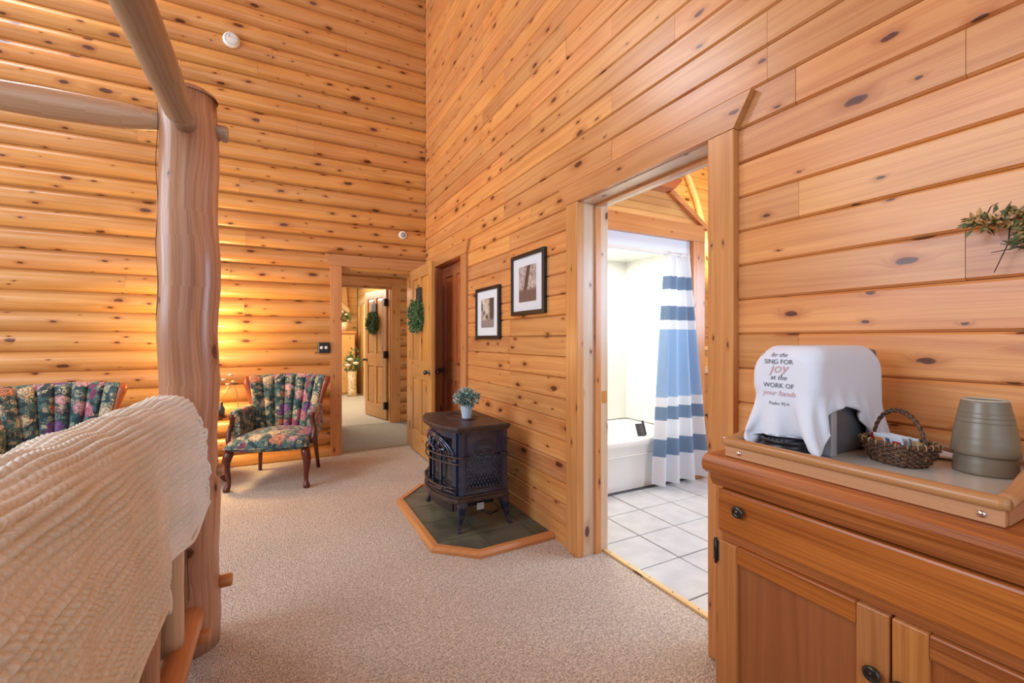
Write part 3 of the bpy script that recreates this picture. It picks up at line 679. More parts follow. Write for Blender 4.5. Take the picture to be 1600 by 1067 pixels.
# rod, rings, curtain
rod = T('shower_rod', 'white shower curtain rod across the tub opening', 'curtain rod', (1.72, 2.69, 1.955))
P('pole', tube([(0, .03, 0), (.4, .0, 0), (.9, -.02, 0), (1.3, .0, 0), (1.48, .05, 0)], .0125, 12), 'plasticwhite', rod); P('end_flange', lathe([(0, .012), (.03, .01), (.032, 0), (0, 0)], 16), 'plasticwhite', rod, (1.487, .05, 0), (0, -PI / 2, 0))
cu = T('shower_curtain', 'blue and white striped shower curtain gathered at the right of the tub', 'shower curtain', (0, 0, 0))
def cur(u, v):
    z = 1.93 - 1.895 * v
    xl = 2.862 + (2.70 - 2.862) * (v ** 0.8); xr = 3.125 + (3.36 - 3.125) * (v ** 1.05)
    ph = 2 * PI * (4.2 * u + .25 * math.sin(3 * u + 1)); amp = .030 + .018 * v
    return (xl + (xr - xl) * u + .012 * math.sin(ph * .5) * (1 - v), 2.655 - .02 * v + amp * math.sin(ph) * (0.55 + .45 * (1 - v * .6)), z + .012 * math.sin(ph) * v * .4)
P('fabric', grid(121, 60, cur), 'curtain', cu, norm=False)
for i in range(8):
    p = cur((i + .5) / 8, 0); P('ring', tube([(0, .03 * math.cos(a), .02 + .022 * math.sin(a)) for a in np.linspace(0, 2 * PI, 13)[:-1]], .0028, 6, closed=True), 'chrome', cu, (p[0], 2.68, 1.925))
ln = P('liner', grid(20, 12, lambda u, v: (2.66 + .10 * u + .04 * (v - .5), 2.79 + .02 * math.sin(9 * u), .54 - .13 * v - .03 * (1 - u))), 'greyplastic', cu, norm=False, label='dark liner tucked inside the tub')
# vanity
va = T('bathroom_vanity', 'honey pine bathroom vanity cabinet with tan counter', 'vanity', (3.45, 3.10, 0))
P('body', B(0, 1.5, .02, .50, .08, .88), 'trim', va, g=2); P('toe_kick', B(0, 1.5, .08, .5, 0, .08), 'black', va)
for x in (0.02, .40, .78, 1.16): 
    dv = P('door', B(x, x + .35, 0, .02, .12, .66), 'trim', va, g=2, bev=.004); P('knob', lathe([(0, .025), (.012, .02), (.006, 0), (0, 0)], 12), 'black', dv, (x + (.31 if x in (.02, .78) else .04), 0, .45), (PI / 2, 0, 0))
    P('drawer', B(x, x + .35, 0, .02, .69, .86), 'trim', va, g=0, bev=.004)
P('counter', B(-.02, 1.52, -.02, .5, .88, .92), 'counter', va, bev=.005); P('backsplash', B(0, 1.5, .47, .5, .92, 1.02), 'yellow', va, bev=.003)
mi = T('wall_mirror', 'mirror in a pale wood frame above the vanity', 'mirror', (4.22, 3.60, 1.1))
P('glass', B(0, .75, -.012, -.004, 0.04, .98), 'mirror', mi); 
for b in ((-.03, .02, -.02, 0, 0, 1.02), (.73, .78, -.02, 0, 0, 1.02), (.02, .73, -.02, 0, 0, .045), (.02, .73, -.02, 0, .975, 1.02)): P('frame', B(*b), 'yellowtrim', mi, g=2, bev=.003)
vl_ = T('vanity_light', 'lit round bulb on small wall fixture above the vanity', 'light', (4.32, 3.60, 2.17)); P('plate', lathe([(0, .02), (.05, .018), (.055, 0), (0, 0)], 20), 'brass', vl_, (0, 0, 0), (PI / 2, 0, 0)); P('bulb', lathe([(0, -.035), (.025, -.025), (.035, 0), (.025, .025), (0, .035)], 16), 'bulb', vl_, (0, -.06, 0))
rg = T('bath_rug', 'dark patterned rug on the bathroom tiles before the vanity', 'rug', (4.0, 2.78, 0.001)); P('pile', B(-.62, .5, -.28, .26, 0, .014, bev=.004), 'rug', rg); P('border', tube([(-.62, -.28, .008), (.5, -.28, .008), (.5, .26, .008), (-.62, .26, .008)], .008, 6, closed=True), 'black', rg)

# ------------------------------------------------------------------ hearth with slate tiles
he = T('hearth', 'low wood-edged hearth pad with green slate tiles under the stove', 'hearth', (0, 0, 0))
outer = [(XW - .003, 3.62), (1.02, 3.60), (.775, 3.33), (.775, 2.464), (.992, 2.266), (XW - .003, 2.285)]
inner = [(XW - .003, 3.575), (1.04, 3.555), (.822, 3.31), (.822, 2.485), (1.010, 2.312), (XW - .003, 2.331)]
P('base', prism([(x, y) for x, y in inner], 0.001, .020), 'dgrout', he)
for i in range(5):
    a, b, c, d_ = outer[i], outer[i + 1], inner[i + 1], inner[i]
    bm = bmesh.new()
    lo = [bm.verts.new((p[0], p[1], 0)) for p in (a, b, c, d_)]
    mo = [bm.verts.new((p[0] , p[1], .018)) for p in (a, b)]
    hi = [bm.verts.new((a[0] + (d_[0] - a[0]) * .3, a[1] + (d_[1] - a[1]) * .3, .034)), bm.verts.new((b[0] + (c[0] - b[0]) * .3, b[1] + (c[1] - b[1]) * .3, .034)), bm.verts.new((c[0], c[1], .034)), bm.verts.new((d_[0], d_[1], .034))]
    for f in ((lo[0], lo[1], mo[1], mo[0]), (mo[0], mo[1], hi[1], hi[0]), (hi[0], hi[1], hi[2], hi[3]), (hi[3], hi[2], lo[2], lo[3]), (lo[0], mo[0], hi[0], hi[3], lo[3]), (lo[1], lo[2], hi[2], hi[1], mo[1]), (lo[3], lo[2], lo[1], lo[0])): bm.faces.new(f)
    P('edging', bm, 'hearthwood', he, g=1 if abs(a[1] - b[1]) > abs(a[0] - b[0]) else 0)
def clip(poly, a, b, c):   # keep a*x+b*y<=c
    out = []
    for i in range(len(poly)):
        p, q_ = poly[i], poly[(i + 1) % len(poly)]
        dp, dq = a * p[0] + b * p[1] - c, a * q_[0] + b * q_[1] - c
        if dp <= 0: out.append(p)
        if dp * dq < 0: t = dp / (dp - dq); out.append((p[0] + (q_[0] - p[0]) * t, p[1] + (q_[1] - p[1]) * t))
    return out
for i in range(-1, 4):
    for j in range(-1, 6):
        x0 = .80 + .300 * i; y0 = 2.22 + .300 * j
        po = clip(clip(clip(clip(inner, 1, 0, x0 + .297), -1, 0, -x0 - .003), 0, 1, y0 + .297), 0, -1, -y0 - .003)
        if len(po) > 2:
            ar = abs(sum(po[k][0] * po[(k + 1) % len(po)][1] - po[(k + 1) % len(po)][0] * po[k][1] for k in range(len(po)))) / 2
            if ar > .0006: P('tile', prism(po, .012, .0255 + random.uniform(0, .0012)), 'slate', he)

# ------------------------------------------------------------------ stove (front faces -x)
sv = T('gas_stove', 'small dark blue cast iron parlour stove on the slate hearth', 'stove', (0, 0, .026))
X0, X1, Y0, Y1 = .998, 1.330, 2.590, 3.190; YC = (Y0 + Y1) / 2
def bow(y, d=.085): t = (y - YC) / ((Y1 - Y0) / 2); return X0 - d * (1 - t * t)
def plate(ov, z0, z1, d, rnd=0.0):
    ys = np.linspace(Y0 - ov, Y1 + ov, 21)
    sc_ = (Y1 - Y0 + 2 * ov) / (Y1 - Y0)
    pts = [(X0 - ov - d * (1 - ((y - YC) / ((Y1 - Y0) / 2 + ov)) ** 2), y) for y in ys] + [(X1 + ov * .4, Y1 + ov), (X1 + ov * .4, Y0 - ov)]
    return prism(pts, z0, z1)
P('top_plate', plate(.030, .634, .656, .095), 'iron', sv, bev=.005)
P('top_moulding', plate(.016, .618, .634, .09), 'iron', sv, bev=.003)
P('base_rim', plate(.022, .178, .205, .09), 'iron', sv, bev=.005)
P('base_step', plate(.010, .205, .218, .085), 'iron', sv, bev=.002)
# firebox: sides and back
P('firebox', B(X0 + .03, X1, Y0 + .012, Y1 - .012, .215, .622), 'navy', sv, bev=.002)
for y in (Y0, Y1 - .03): P('corner_post', B(X0 - .004, X0 + .034, y, y + .03, .216, .620), 'navy', sv, bev=.004)
P('corner_post', B(X1 - .03, X1 + .004, Y0 + .002, Y0 + .03, .216, .620), 'navy', sv, bev=.004)
# side panel facing the camera: frame, arch, lattice
sd = P('side_panel', B(X0 + .034, X1 - .03, Y0 + .004, Y0 + .02, .218, .618), 'navy', sv, bev=.001)
for b in ((.034, .30, .592, .602), (.034, .30, .238, .248)): P('moulding', B(X0 + b[0] + .006, X0 + b[1] - .004, Y0 - .002, Y0 + .006, b[2], b[3]), 'navy', sd, bev=.002)
for x in (X0 + .042, X1 - .042): P('moulding', B(x, x + .007, Y0 - .002, Y0 + .006, .24, .60), 'navy', sd, bev=.002)
for r in (.108, .096, .080): P('arch', tube([(X0 + .166 + r * 1.05 * math.cos(a), Y0 + .002, .460 + r * .95 * math.sin(a)) for a in np.linspace(0, PI, 19)], .004, 8), 'navy', sd)
P('arch', tube([(X0 + .052, Y0 + .001, .458), (X0 + .285, Y0 + .001, .458)], .0035, 8), 'navy', sd)
rl = random.Random(5); bm = bmesh.new()
for k in range(13):   # leaf relief in the arch
    cx = X0 + .166 + (k - 6) * .0115; cz = .482 + .012 * math.sin(k * 1.7); a = rl.uniform(.2, 1.2) * (1 if k % 2 else -1)
    tube([(cx - .012 * math.cos(a), Y0 + .002, cz - .012 * math.sin(a)), (cx, Y0 - .001, cz), (cx + .012 * math.cos(a), Y0 + .002, cz + .012 * math.sin(a))], [.001, .0045, .001], 6, bm)
P('relief', bm, 'iron', sd, label='raised leaf ornament')
bm = bmesh.new(); xa, xb, za, zb = X0 + .052, X1 - .045, .262, .448
for k in range(-9, 13):
    for s, off in ((1, 0), (-1, 0)):
        x = xa + k * .0235; dx = (zb - za) * .55
        p, q_ = (x, za), (x + dx, zb)
        if s < 0: p, q_ = (x + dx, za), (x, zb)
        # clip in x
        t0, t1 = 0.0, 1.0
        ddx = q_[0] - p[0]
        for lim, sg in ((xa, 1), (xb, -1)):
            ta = (lim - p[0]) / ddx
            if (ddx > 0) == (sg > 0): t0 = max(t0, ta)
            else: t1 = min(t1, ta)
        if t1 - t0 < .08: continue
        A_ = (p[0] + ddx * t0, Y0 + .003, za + (zb - za) * t0); B_ = (p[0] + ddx * t1, Y0 + .003, za + (zb - za) * t1)
        tube([(A_[0], Y0 + .0015, A_[2]), (B_[0], Y0 + .0015, B_[2])], .0034, 6, bm)
P('lattice', bm, 'navy', sd, kind='stuff')
P('lattice_sill', B(xa - .004, xb + .004, Y0 - .001, Y0 + .006, .250, .257), 'iron', sd, bev=.002)
# front: bowed glass, arch surround, mullions and rails
P('glass', grid(17, 6, lambda u, v: (bow(Y0 + .05 + .5 * u, .062) + .012, Y0 + .05 + .50 * u, .235 + .33 * v)), 'stoveglass', sv, norm=False)
def front_strip(name, ya, yb, z0, z1, d=.078, th=.012, mat='navy', par=sv):
    bm = bmesh.new(); ys = np.linspace(ya, yb, max(3, int((yb - ya) / .03)))
    rows = [[bm.verts.new((bow(y, d) + ox, y, z)) for (ox, z) in ((0, z0), (0, z1), (th, z1), (th, z0))] for y in ys]
    for a, b in zip(rows, rows[1:]):
        for k in range(4): bm.faces.new((a[k], a[(k + 1) % 4], b[(k + 1) % 4], b[k]))
    bm.faces.new(rows[0]); bm.faces.new(rows[-1][::-1])
    return P(name, bm, mat, par)
front_strip('front_frame', Y0 + .03, Y1 - .03, .218, .240); front_strip('front_frame', Y0 + .03, Y1 - .03, .575, .618)
front_strip('front_frame', Y0 + .03, Y0 + .062, .24, .575); front_strip('front_frame', Y1 - .062, Y1 - .03, .24, .575)
for f in (.30, .5, .70): front_strip('mullion', Y0 + .6 * f - .010, Y0 + .6 * f + .010, .24, .47, .080)
# arch spandrels
for r, w_, m_ in ((.255, .016, 'navy'), (.228, .012, 'navy'), (.20, .009, 'iron')):
    pts = [(bow(YC + r * math.cos(a), .088), YC + r * math.cos(a), .455 + r * .50 * math.sin(a)) for a in np.linspace(0, PI, 25)]
    P('arch', tube(pts, w_ * .6, 8), m_, sv)
for a in np.linspace(.35, PI - .35, 6):
    P('fan_spoke', tube([(bow(YC + .06 * math.cos(a), .084), YC + .06 * math.cos(a), .462 + .03 * math.sin(a)), (bow(YC + .20 * math.cos(a), .084), YC + .20 * math.cos(a), .462 + .095 * math.sin(a))], [.008, .014], 8), 'navy', sv)
P('sunburst', tube([(bow(YC + .06 * math.cos(a), .09), YC + .06 * math.cos(a), .460 + .035 * math.sin(a)) for a in np.linspace(0, PI, 11)], .008, 8), 'navy', sv)
for z in (.460, .418): P('front_rail', tube([(bow(y, .100) - .006, y, z) for y in np.linspace(Y0 - .005, Y1 + .005, 21)], .0055, 8), 'iron', sv)
P('front_rail', tube([(X0 - .006, Y0 - .006, .460), (X0 + .045, Y0 - .008, .460)], .0055, 8), 'iron', sv); P('front_rail', tube([(X1 - .05, Y0 - .006, .460), (X1 + .006, Y0 - .008, .460)], .0055, 8), 'iron', sv)
P('lower_rail', tube([(bow(y, .105) - .004, y, .262) for y in np.linspace(Y0 + .02, Y1 - .02, 19)], .006, 8), 'iron', sv)
P('lower_rail', tube([(bow(y, .105) - .004, y, .240) for y in np.linspace(Y0 + .02, Y1 - .02, 19)], .006, 8), 'iron', sv)
for f in (.2, .5, .8): P('rail_bracket', lathe([(0, .262 - .03), (.008, .235), (.011, .25), (.008, .268), (0, .275)], 10, bow(Y0 + .6 * f, .105) - .006, Y0 + .6 * f), 'iron', sv)
front_strip('valance', Y0 + .06, Y1 - .06, .110, .182, .075, .012, 'black')
# legs (cabriole, splayed)
for sx, sy, x, y in ((-1, -1, X0 + .02, Y0 + .02), (1, -1, X1 - .02, Y0 + .02), (-1, 1, X0 + .02, Y1 - .02), (1, 1, X1 - .02, Y1 - .02)):
    bm = bmesh.new(); prof = [(.178, .036, 0), (.15, .034, .004), (.10, .024, .010), (.05, .015, .020), (.018, .012, .030), (.008, .018, .034), (0.0, .018, .034)]
    rings = []
    for z, r, o_ in prof:
        cx, cy = x + sx * o_, y + sy * o_
        rings.append([bm.verts.new((cx + a * r * .8, cy + b * r * .8, z)) for a, b in ((-1, -1), (1, -1), (1, 1), (-1, 1))])
    for a, b in zip(rings, rings[1:]):
        for k in range(4): bm.faces.new((a[k], a[(k + 1) % 4], b[(k + 1) % 4], b[k]))
    bm.faces.new(rings[0]); bm.faces.new(rings[-1])
    P('leg', bm, 'navy', sv, bev=.002)
P('burner_box', B(X0 + .10, X1 - .04, Y0 + .12, Y1 - .12, .10, .178), 'black', sv, bev=.004)
P('gas_pipe', tube([(X0 + .2, Y0 + .2, .12), (X0 + .2, Y0 + .15, .06), (X0 + .26, Y0 + .1, .035), (X1, Y0 + .14, .03)], .009, 8), 'pewter', sv)
for r in (.09, .082, .110): P('trivet_ring', tube([(1.14 + r * .92 * math.cos(a), 2.93 + r * 1.5 * math.sin(a), .6575) for a in np.linspace(0, 2 * PI, 33)[:-1]], .0022, 6, closed=True), 'iron', sv)
P('care_tag', B(X0 + .16, X0 + .21, Y0 + .10, Y0 + .103, .075, .120), 'papernote', sv, rot=(0, 0, 0))
# planter
po = T('potted_plant', 'small frosted green plant in pale blue ribbed pot on the stove', 'plant', (1.155, 2.865, .6835))
bm = bmesh.new(); L_ = bm.loops.layers.uv.verify(); rings = []
for r, z in ((.001, 0), (.031, 0), (.034, .02), (.043, .084), (.045, .088), (.040, .088), (.036, .075), (.001, .075)):
    rings.append([bm.verts.new((r * (1 + .035 * (k % 2)) * math.cos(2 * PI * k / 32), r * (1 + .035 * (k % 2)) * math.sin(2 * PI * k / 32), z)) for k in range(32)])
for a, b in zip(rings, rings[1:]):
    for k in range(32): bm.faces.new((a[k], a[(k + 1) % 32], b[(k + 1) % 32], b[k]))
P('pot', bm, 'pot', po)
rnd = random.Random(4)
foliage('foliage', [((0, 0, .135), .078, 420, .026, (1, 1, .75), .2)], po, 'leaf2', rnd); foliage('foliage', [((0, 0, .14), .088, 300, .018, (1, 1, .75), .75)], po, 'leafpale', rnd)
for k in range(7): a = k * .9; P('stem', tube([(0, 0, .07), (.03 * math.cos(a), .03 * math.sin(a), .12), (.075 * math.cos(a), .075 * math.sin(a), .15)], .0012, 5), 'leaf2', po)

# ------------------------------------------------------------------ framed pictures on the right wall
def frame(loc, w_, h_, mat, label, pw, ph, dy=0):
    f = T('framed_picture', label, 'picture', loc, RX); e = .028; t = .024
    P('backing', B(0.004, w_ - .004, -.010, -.002, .004, h_ - .004), 'black', f)
    for b, g_ in (((0, e, -t, 0, 0, h_), 2), ((w_ - e, w_, -t, 0, 0, h_), 2), ((e, w_ - e, -t, 0, 0, e), 0), ((e, w_ - e, -t, 0, h_ - e, h_), 0)): P('frame_bar', B(*b), 'black', f, g=g_, bev=.004)
    P('mat_board', B(e, w_ - e, -.013, -.010, e, h_ - e), 'mat', f)
    bm = bmesh.new(); x0, z0 = (w_ - pw) / 2, (h_ - ph) / 2 + dy; L = bm.loops.layers.uv.verify()
    v = [bm.verts.new(p) for p in ((x0, -.0136, z0), (x0 + pw, -.0136, z0), (x0 + pw, -.0136, z0 + ph), (x0, -.0136, z0 + ph))]; fc = bm.faces.new(v)
    for lp, uvc in zip(fc.loops, ((0, 0), (pw, 0), (pw, ph), (0, ph))): lp[L].uv = uvc
    P('print', bm, mat, f, norm=False)
frame((1.503, 3.477, 1.232), .452, .42, 'photo_lake', 'black framed sepia lake photograph, the lower one nearer the closet', .245, .235, .0)
frame((1.503, 2.827, 1.397), .452, .422, 'photo_tree', 'black framed sepia photograph of a leaning tree, the higher one nearer the bathroom', .235, .245, .0)

# ------------------------------------------------------------------ switch plate, alarm, thermostat
pt = T('light_switch', 'black double switch plate with two white round buttons by the hall door', 'switch', (.357, 4.975, 1.088))
P('plate', B(0, .108, -.008, .03, 0, .108), 'black', pt, bev=.003); P('edge_strip', B(.004, .009, -.0095, -.008, .006, .102), 'silver', pt)
for x in (.034, .078): P('button', lathe([(0, .010), (.014, .009), (.0175, 0), (0, 0)], 20), 'plasticwhite', pt, (x, -.008, .054), (PI / 2, 0, 0))
sm = T('smoke_alarm', 'round white smoke alarm high on the log wall', 'smoke alarm', (-.402, 4.99, 4.085))
P('body', lathe([(0, .040), (.050, .038), (.066, .030), (.072, .012), (.072, 0), (0, 0)], 32), 'plasticwhite', sm, (0, 0, 0), (PI / 2, 0, 0)); P('vent_ring', tube([(.052 * math.cos(a), -.038, .052 * math.sin(a)) for a in np.linspace(0, 2 * PI, 25)[:-1]], .003, 6, closed=True), 'silver', sm)
P('test_button', lathe([(0, .006), (.009, .005), (.010, 0), (0, 0)], 14), 'silver', sm, (-.02, -.038, .02), (PI / 2, 0, 0))
th = T('door_chime', 'small round white wall device above the hall door casing', 'sensor', (1.237, 4.99, 2.405))
P('ring', lathe([(.026, .016), (.038, .014), (.046, .004), (.047, 0), (.025, 0), (.026, .016)], 28), 'plasticwhite', th, (0, 0, 0), (PI / 2, 0, 0)); P('face', lathe([(0, .018), (.017, .017), (.022, .006), (.027, .004), (.027, 0), (0, 0)], 24), 'silver', th, (0, 0, 0), (PI / 2, 0, 0))

# ------------------------------------------------------------------ floral channel-back armchair
def armchair():
    ch = T('armchair', 'floral tapestry armchair with channelled back beside the hall door', 'armchair', (.004, 4.42, 0), math.radians(-16.9), 'matching floral armchairs')
    # seat
    def seat(s):
        def fn(u, v):
            a, b = u * 2 - 1, v * 2 - 1
            w_ = .325 - .055 * v
            y = -.325 + .56 * v - .035 * (1 - a * a) * (1 - v)
            k = (1 - abs(a) ** 5) ** .45 * (1 - abs(b) ** 6) ** .4
            return (a * w_, y, .352 + (s * (.072 if s > 0 else .05) * k) + (.035 * (1 - a * a) * (1 - b * b) if s > 0 else 0))
        return fn
    bm = grid(25, 25, seat(1)); grid(25, 25, seat(-1), bm=bm); bmesh.ops.remove_doubles(bm, verts=bm.verts[:], dist=.0005)
    P('seat', bm, 'floral', ch)
    P('welt', tube([seat(-1)(u, 0)[:2] + (.348,) for u in np.linspace(0, 1, 21)], .006, 6), 'floral', ch)
    # back of seven channels
    NC = 7
    def back(s, t, off=0.0):
        w_ = .235 + .095 * t ** 1.1; x = s * w_
        y = .215 + .115 * t - .115 * abs(s) ** 2.4 * (.55 + .45 * t) - off
        z = .37 + .53 * t - .012 * s * s * t
        if t > .94: y += (t - .94) * .45
        return (x, y, z)
    for c in range(NC):
        s0, s1 = -1 + 2 * c / NC, -1 + 2 * (c + 1) / NC
        bm = grid(11, 22, lambda u, v: back(s0 + (s1 - s0) * u, v, .036 * max(0, 1 - (2 * u - 1) ** 2) ** .5 * (1 if v < .93 else max(0, (1 - v) / .07) ** .5)))
        P('back_channel', bm, 'floral', ch, norm=False)
    P('backrest', grid(25, 14, lambda u, v: tuple(np.array(back(u * 2 - 1, v)) + np.array((0, .06 * math.sin(PI * min(1, v * 1.02)) ** .4 if v > .02 else .03, 0)))), 'floral', ch, norm=False)
    for s in (-1, 1):
        pts = [back(s * 1.02, t) for t in np.linspace(.30, .98, 12)]
        pts = [(p[0] + s * (.006 + .018 * (i / 11) ** 3), p[1] + .012, p[2]) for i, p in enumerate(pts)]
        P('wing_trim', tube(pts, [.014, .017, .019, .020, .020, .021, .022, .024, .026, .029, .030, .018], 12, flat=.8), 'chairtrim', ch)
        bm = bmesh.new()
        for k in range(24): 
            t = .3 + .66 * k / 23; p = back(s * .985, t, .012); lathe([(0, -.004), (.004, 0), (0, .004)], 6, 0, 0, bm)
            for v_ in bm.verts[-8:]: v_.co += Vector(p)
        P('nail_heads', bm, 'brass', ch, kind='stuff')
        # arm
        def arm(u, v):
            a = 2 * PI * u; y = -.155 + .40 * v; w_ = .036 * (1 if v < .97 else .8); cz = .49 - .005 * v
            cx = s * (.298 + .012 * math.sin(v * 2.4) - .03 * v * v); c_, sn = math.cos(a), math.sin(a)
            hh = .115
            return (cx + w_ * (abs(c_) ** .6) * (1 if c_ > 0 else -1), y - .02 * (sn > .8), cz + hh * (abs(sn) ** .5) * (1 if sn > 0 else -1) + .012 * v)
        bm = grid(20, 8, arm, wrap_u=True)
        ring = [v_ for v_ in bm.verts if abs(v_.co.y - min(q_.co.y for q_ in bm.verts)) < .025]
        P('arm', bm, 'floral', ch)
        bm2 = grid(20, 2, lambda u, v: tuple(np.array(arm(u, 0)) * (v) + (1 - v) * np.array((s * .298, -.158, .49))), wrap_u=True)
        P('arm_front', bm2, 'floral', ch, norm=False)
        pp = [(s * .315, -.215, .345), (s * .330, -.205, .40), (s * .334, -.185, .46), (s * .318, -.170, .52), (s * .312, -.172, .56), (s * .314, -.178, .595), (s * .312, -.165, .612)]
        P('arm_post', tube(pp, [.022, .020, .018, .017, .020, .025, .014], 12), 'mahogany', ch)
        P('arm_cap', tube([(s * .300, -.19, .606), (s * .300, -.10, .612), (s * .296, .05, .615), (s * .29, .16, .62)], [.024, .03, .03, .022], 12, flat=1.2), 'floral', ch)
        # legs
        lg = [(s * .285, -.285, .33), (s * .292, -.300, .29), (s * .305, -.312, .235), (s * .302, -.304, .17), (s * .294, -.292, .11), (s * .292, -.290, .06), (s * .298, -.302, .028), (s * .302, -.312, .010), (s * .302, -.312, 0)]
        P('leg', tube(lg, [.034, .036, .033, .025, .019, .017, .024, .027, .020], 14), 'mahogany', ch)
        P('leg', tube([(s * .235, .235, .34), (s * .245, .262, .17), (s * .258, .292, 0)], [.022, .019, .016], 4), 'mahogany', ch)
    P('seat_rail', B(-.27, .27, .19, .225, .30, .34), 'mahogany', ch, g=0)
    return ch
ch1 = armchair()
ch2 = copy_tree(ch1); ch2.location = (-1.39, 4.23, 0); ch2.rotation_euler.z = math.radians(10.4)
ch2['label'] = 'floral tapestry armchair with channelled back behind the knitted throw'

# side table with lamp, mostly behind the post, and flower sprig
tbl = T('side_table', 'small round dark red side table behind the tall log post', 'table', (-.60, 4.60, 0))
P('tabletop', lathe([(0, .54), (.185, .54), (.20, .55), (.20, .562), (.19, .57), (0, .57)], 36), 'mahogany', tbl)
P('column', lathe([(0, .1), (.03, .1), (.045, .16), (.022, .28), (.03, .42), (.05, .54), (0, .54)], 20), 'mahogany', tbl)
for k in range(3):
    a = k * 2 * PI / 3 - .3; P('leg', tube([(0, 0, .16), (.10 * math.cos(a), .10 * math.sin(a), .12), (.19 * math.cos(a), .19 * math.sin(a), .02), (.21 * math.cos(a), .21 * math.sin(a), .0)], [.022, .02, .016, .014], 10), 'mahogany', tbl)
lm = T('table_lamp', 'lit table lamp on the side table behind the post', 'lamp', (-.60, 4.62, .571))
P('base', lathe([(0, 0), (.07, 0), (.07, .015), (.03, .03), (.05, .1), (.06, .16), (.03, .24), (.012, .28), (.012, .36), (0, .36)], 24), 'brass', lm)
P('lamp_shade', lathe([(.13, .34), (.075, .54)], 28), 'shade', lm)
fv = T('flower_sprig', 'thin pink flower sprig in small bottle on side table edge', 'flowers', (-.44, 4.53, .571))
P('bottle', lathe([(0, 0), (.025, 0), (.027, .06), (.012, .09), (.013, .12), (.010, .12), (0, .05)], 16), 'pewter', fv)
P('stem', tube([(0, 0, .08), (.02, 0, .18), (.05, 0, .25), (.09, 0, .26), (.115, 0, .20), (.12, 0, .10), (.15, -.02, -.05), (.2, -.04, -.2)], .003, 6), 'brass', fv)
for q in ((.05, 0, .26), (.09, 0, .28), (.02, 0, .30), (.07, -.01, .34)): P('blossom', lathe([(0, 0), (.016, .006), (.02, .016), (0, .02)], 10), 'petal', fv, q)

# ------------------------------------------------------------------ log bed frame with tall post
bd = T('log_bed_frame', 'peeled log bed frame with a tall corner post and overhead logs', 'bed', (-.318, 2.165, 0))
P('post', tube([(.004 * math.sin(i * 1.3), .004 * math.cos(i * 1.7), z) for i, z in enumerate(np.linspace(0, 2.20, 24))], [.102 + .0025 * math.sin(i * .5) + .0012 * math.sin(i * 1.3) - .003 * (i / 23) for i in range(24)], 36, cap=True), 'peeled', bd)
P('crack', tube([(-.0945 + .004 * math.sin(i * .8), -.0405 - .003 * math.sin(i * .8), 2.14 - .04 * i) for i in range(22)], [.0004] + [.0013] * 20 + [.0004], 5), 'twig', bd)
P('crack', tube([(.012 + .003 * math.sin(i * .7), -.104, .60 - .03 * i) for i in range(14)], [.0004] + [.0012] * 12 + [.0004], 5), 'twig', bd)
P('post_top', lathe([(.097, 0), (.093, .012), (.07, .028), (.03, .036), (0, .038)], 36), 'peeled', bd, (0, 0, 2.195))
P('overhead_log', log((0, -.06, -.0 + 2.055), (-.01, -3.4, 2.10), .047, .054, m=26, wob=.03, seed=3, ends=.25), 'greylog', bd, label='grey-brown overhead log that meets the front of the post')
P('overhead_log', tube([(-.03, 0, 2.078), (-.11, 0, 2.078), (-.14, 0, 2.078), (-.20, 0, 2.076), (-.30, 0, 2.074)] + [(-.3 - .12 * i, 0, 2.072 - .001 * i) for i in range(1, 15)], [.034, .036, .042, .048, .050] + [.050 + .002 * math.sin(i * 1.9) + .0004 * i for i in range(1, 15)], 24), 'palelog', bd, label='pale overhead log running from the post over the bed')
def peg(x0, x1, y, z, r, mat, seed): return P('peg', tube([(x0, y, z), (x1 - .008, y, z), (x1, y, z)], [r * .95, r, r * .8], 18), mat, bd)
peg(.08, .132, 0.0, 2.075, .034, 'greylog', 1); peg(.08, .148, 0.0, .235, .026, 'orange', 3); peg(.07, .118, -.01, .695, .024, 'peeled', 2)
P('side_rail', log((-.09, 0, .235), (-2.0, 0, .235), .05, .05, seed=7), 'peeled', bd); P('side_rail', log((-.09, 0, .695), (-2.0, 0, .695), .045, .045, seed=8), 'peeled', bd)
P('top_rail', log((-.02, -.06, .905), (-.02, -2.6, .905), .050, .052, m=20, seed=9), 'peeled', bd)
P('lower_rail', log((.02, -.05, .165), (.01, -2.6, .165), .043, .046, m=20, seed=10), 'orange', bd, label='orange lower log rail')
P('peg', tube([(.03, -.17, .120), (.085, -.17, .120), (.09, -.17, .12)], [.024, .026, .020], 18), 'orange', bd)
for y, m_ in ((-.335, 'palelog'), (-.67, 'peeled'), (-1.02, 'peeled'), (-1.37, 'peeled')):
    P('spindle', log((0, y, .19), (0, y, .89), .036, .034, seed=int(-y * 100), n=16), m_, bd)
for x in (-.12,): P('mattress', B(-2.0, -.10, -2.5, -.10, .28, .56), 'mattress', bd, bev=.04)
# corner pieces so that the frame also stands at its other side
P('post', log((0, -2.66, 0), (0, -2.66, 2.18), .108, .100, m=16, seed=12), 'peeled', bd)

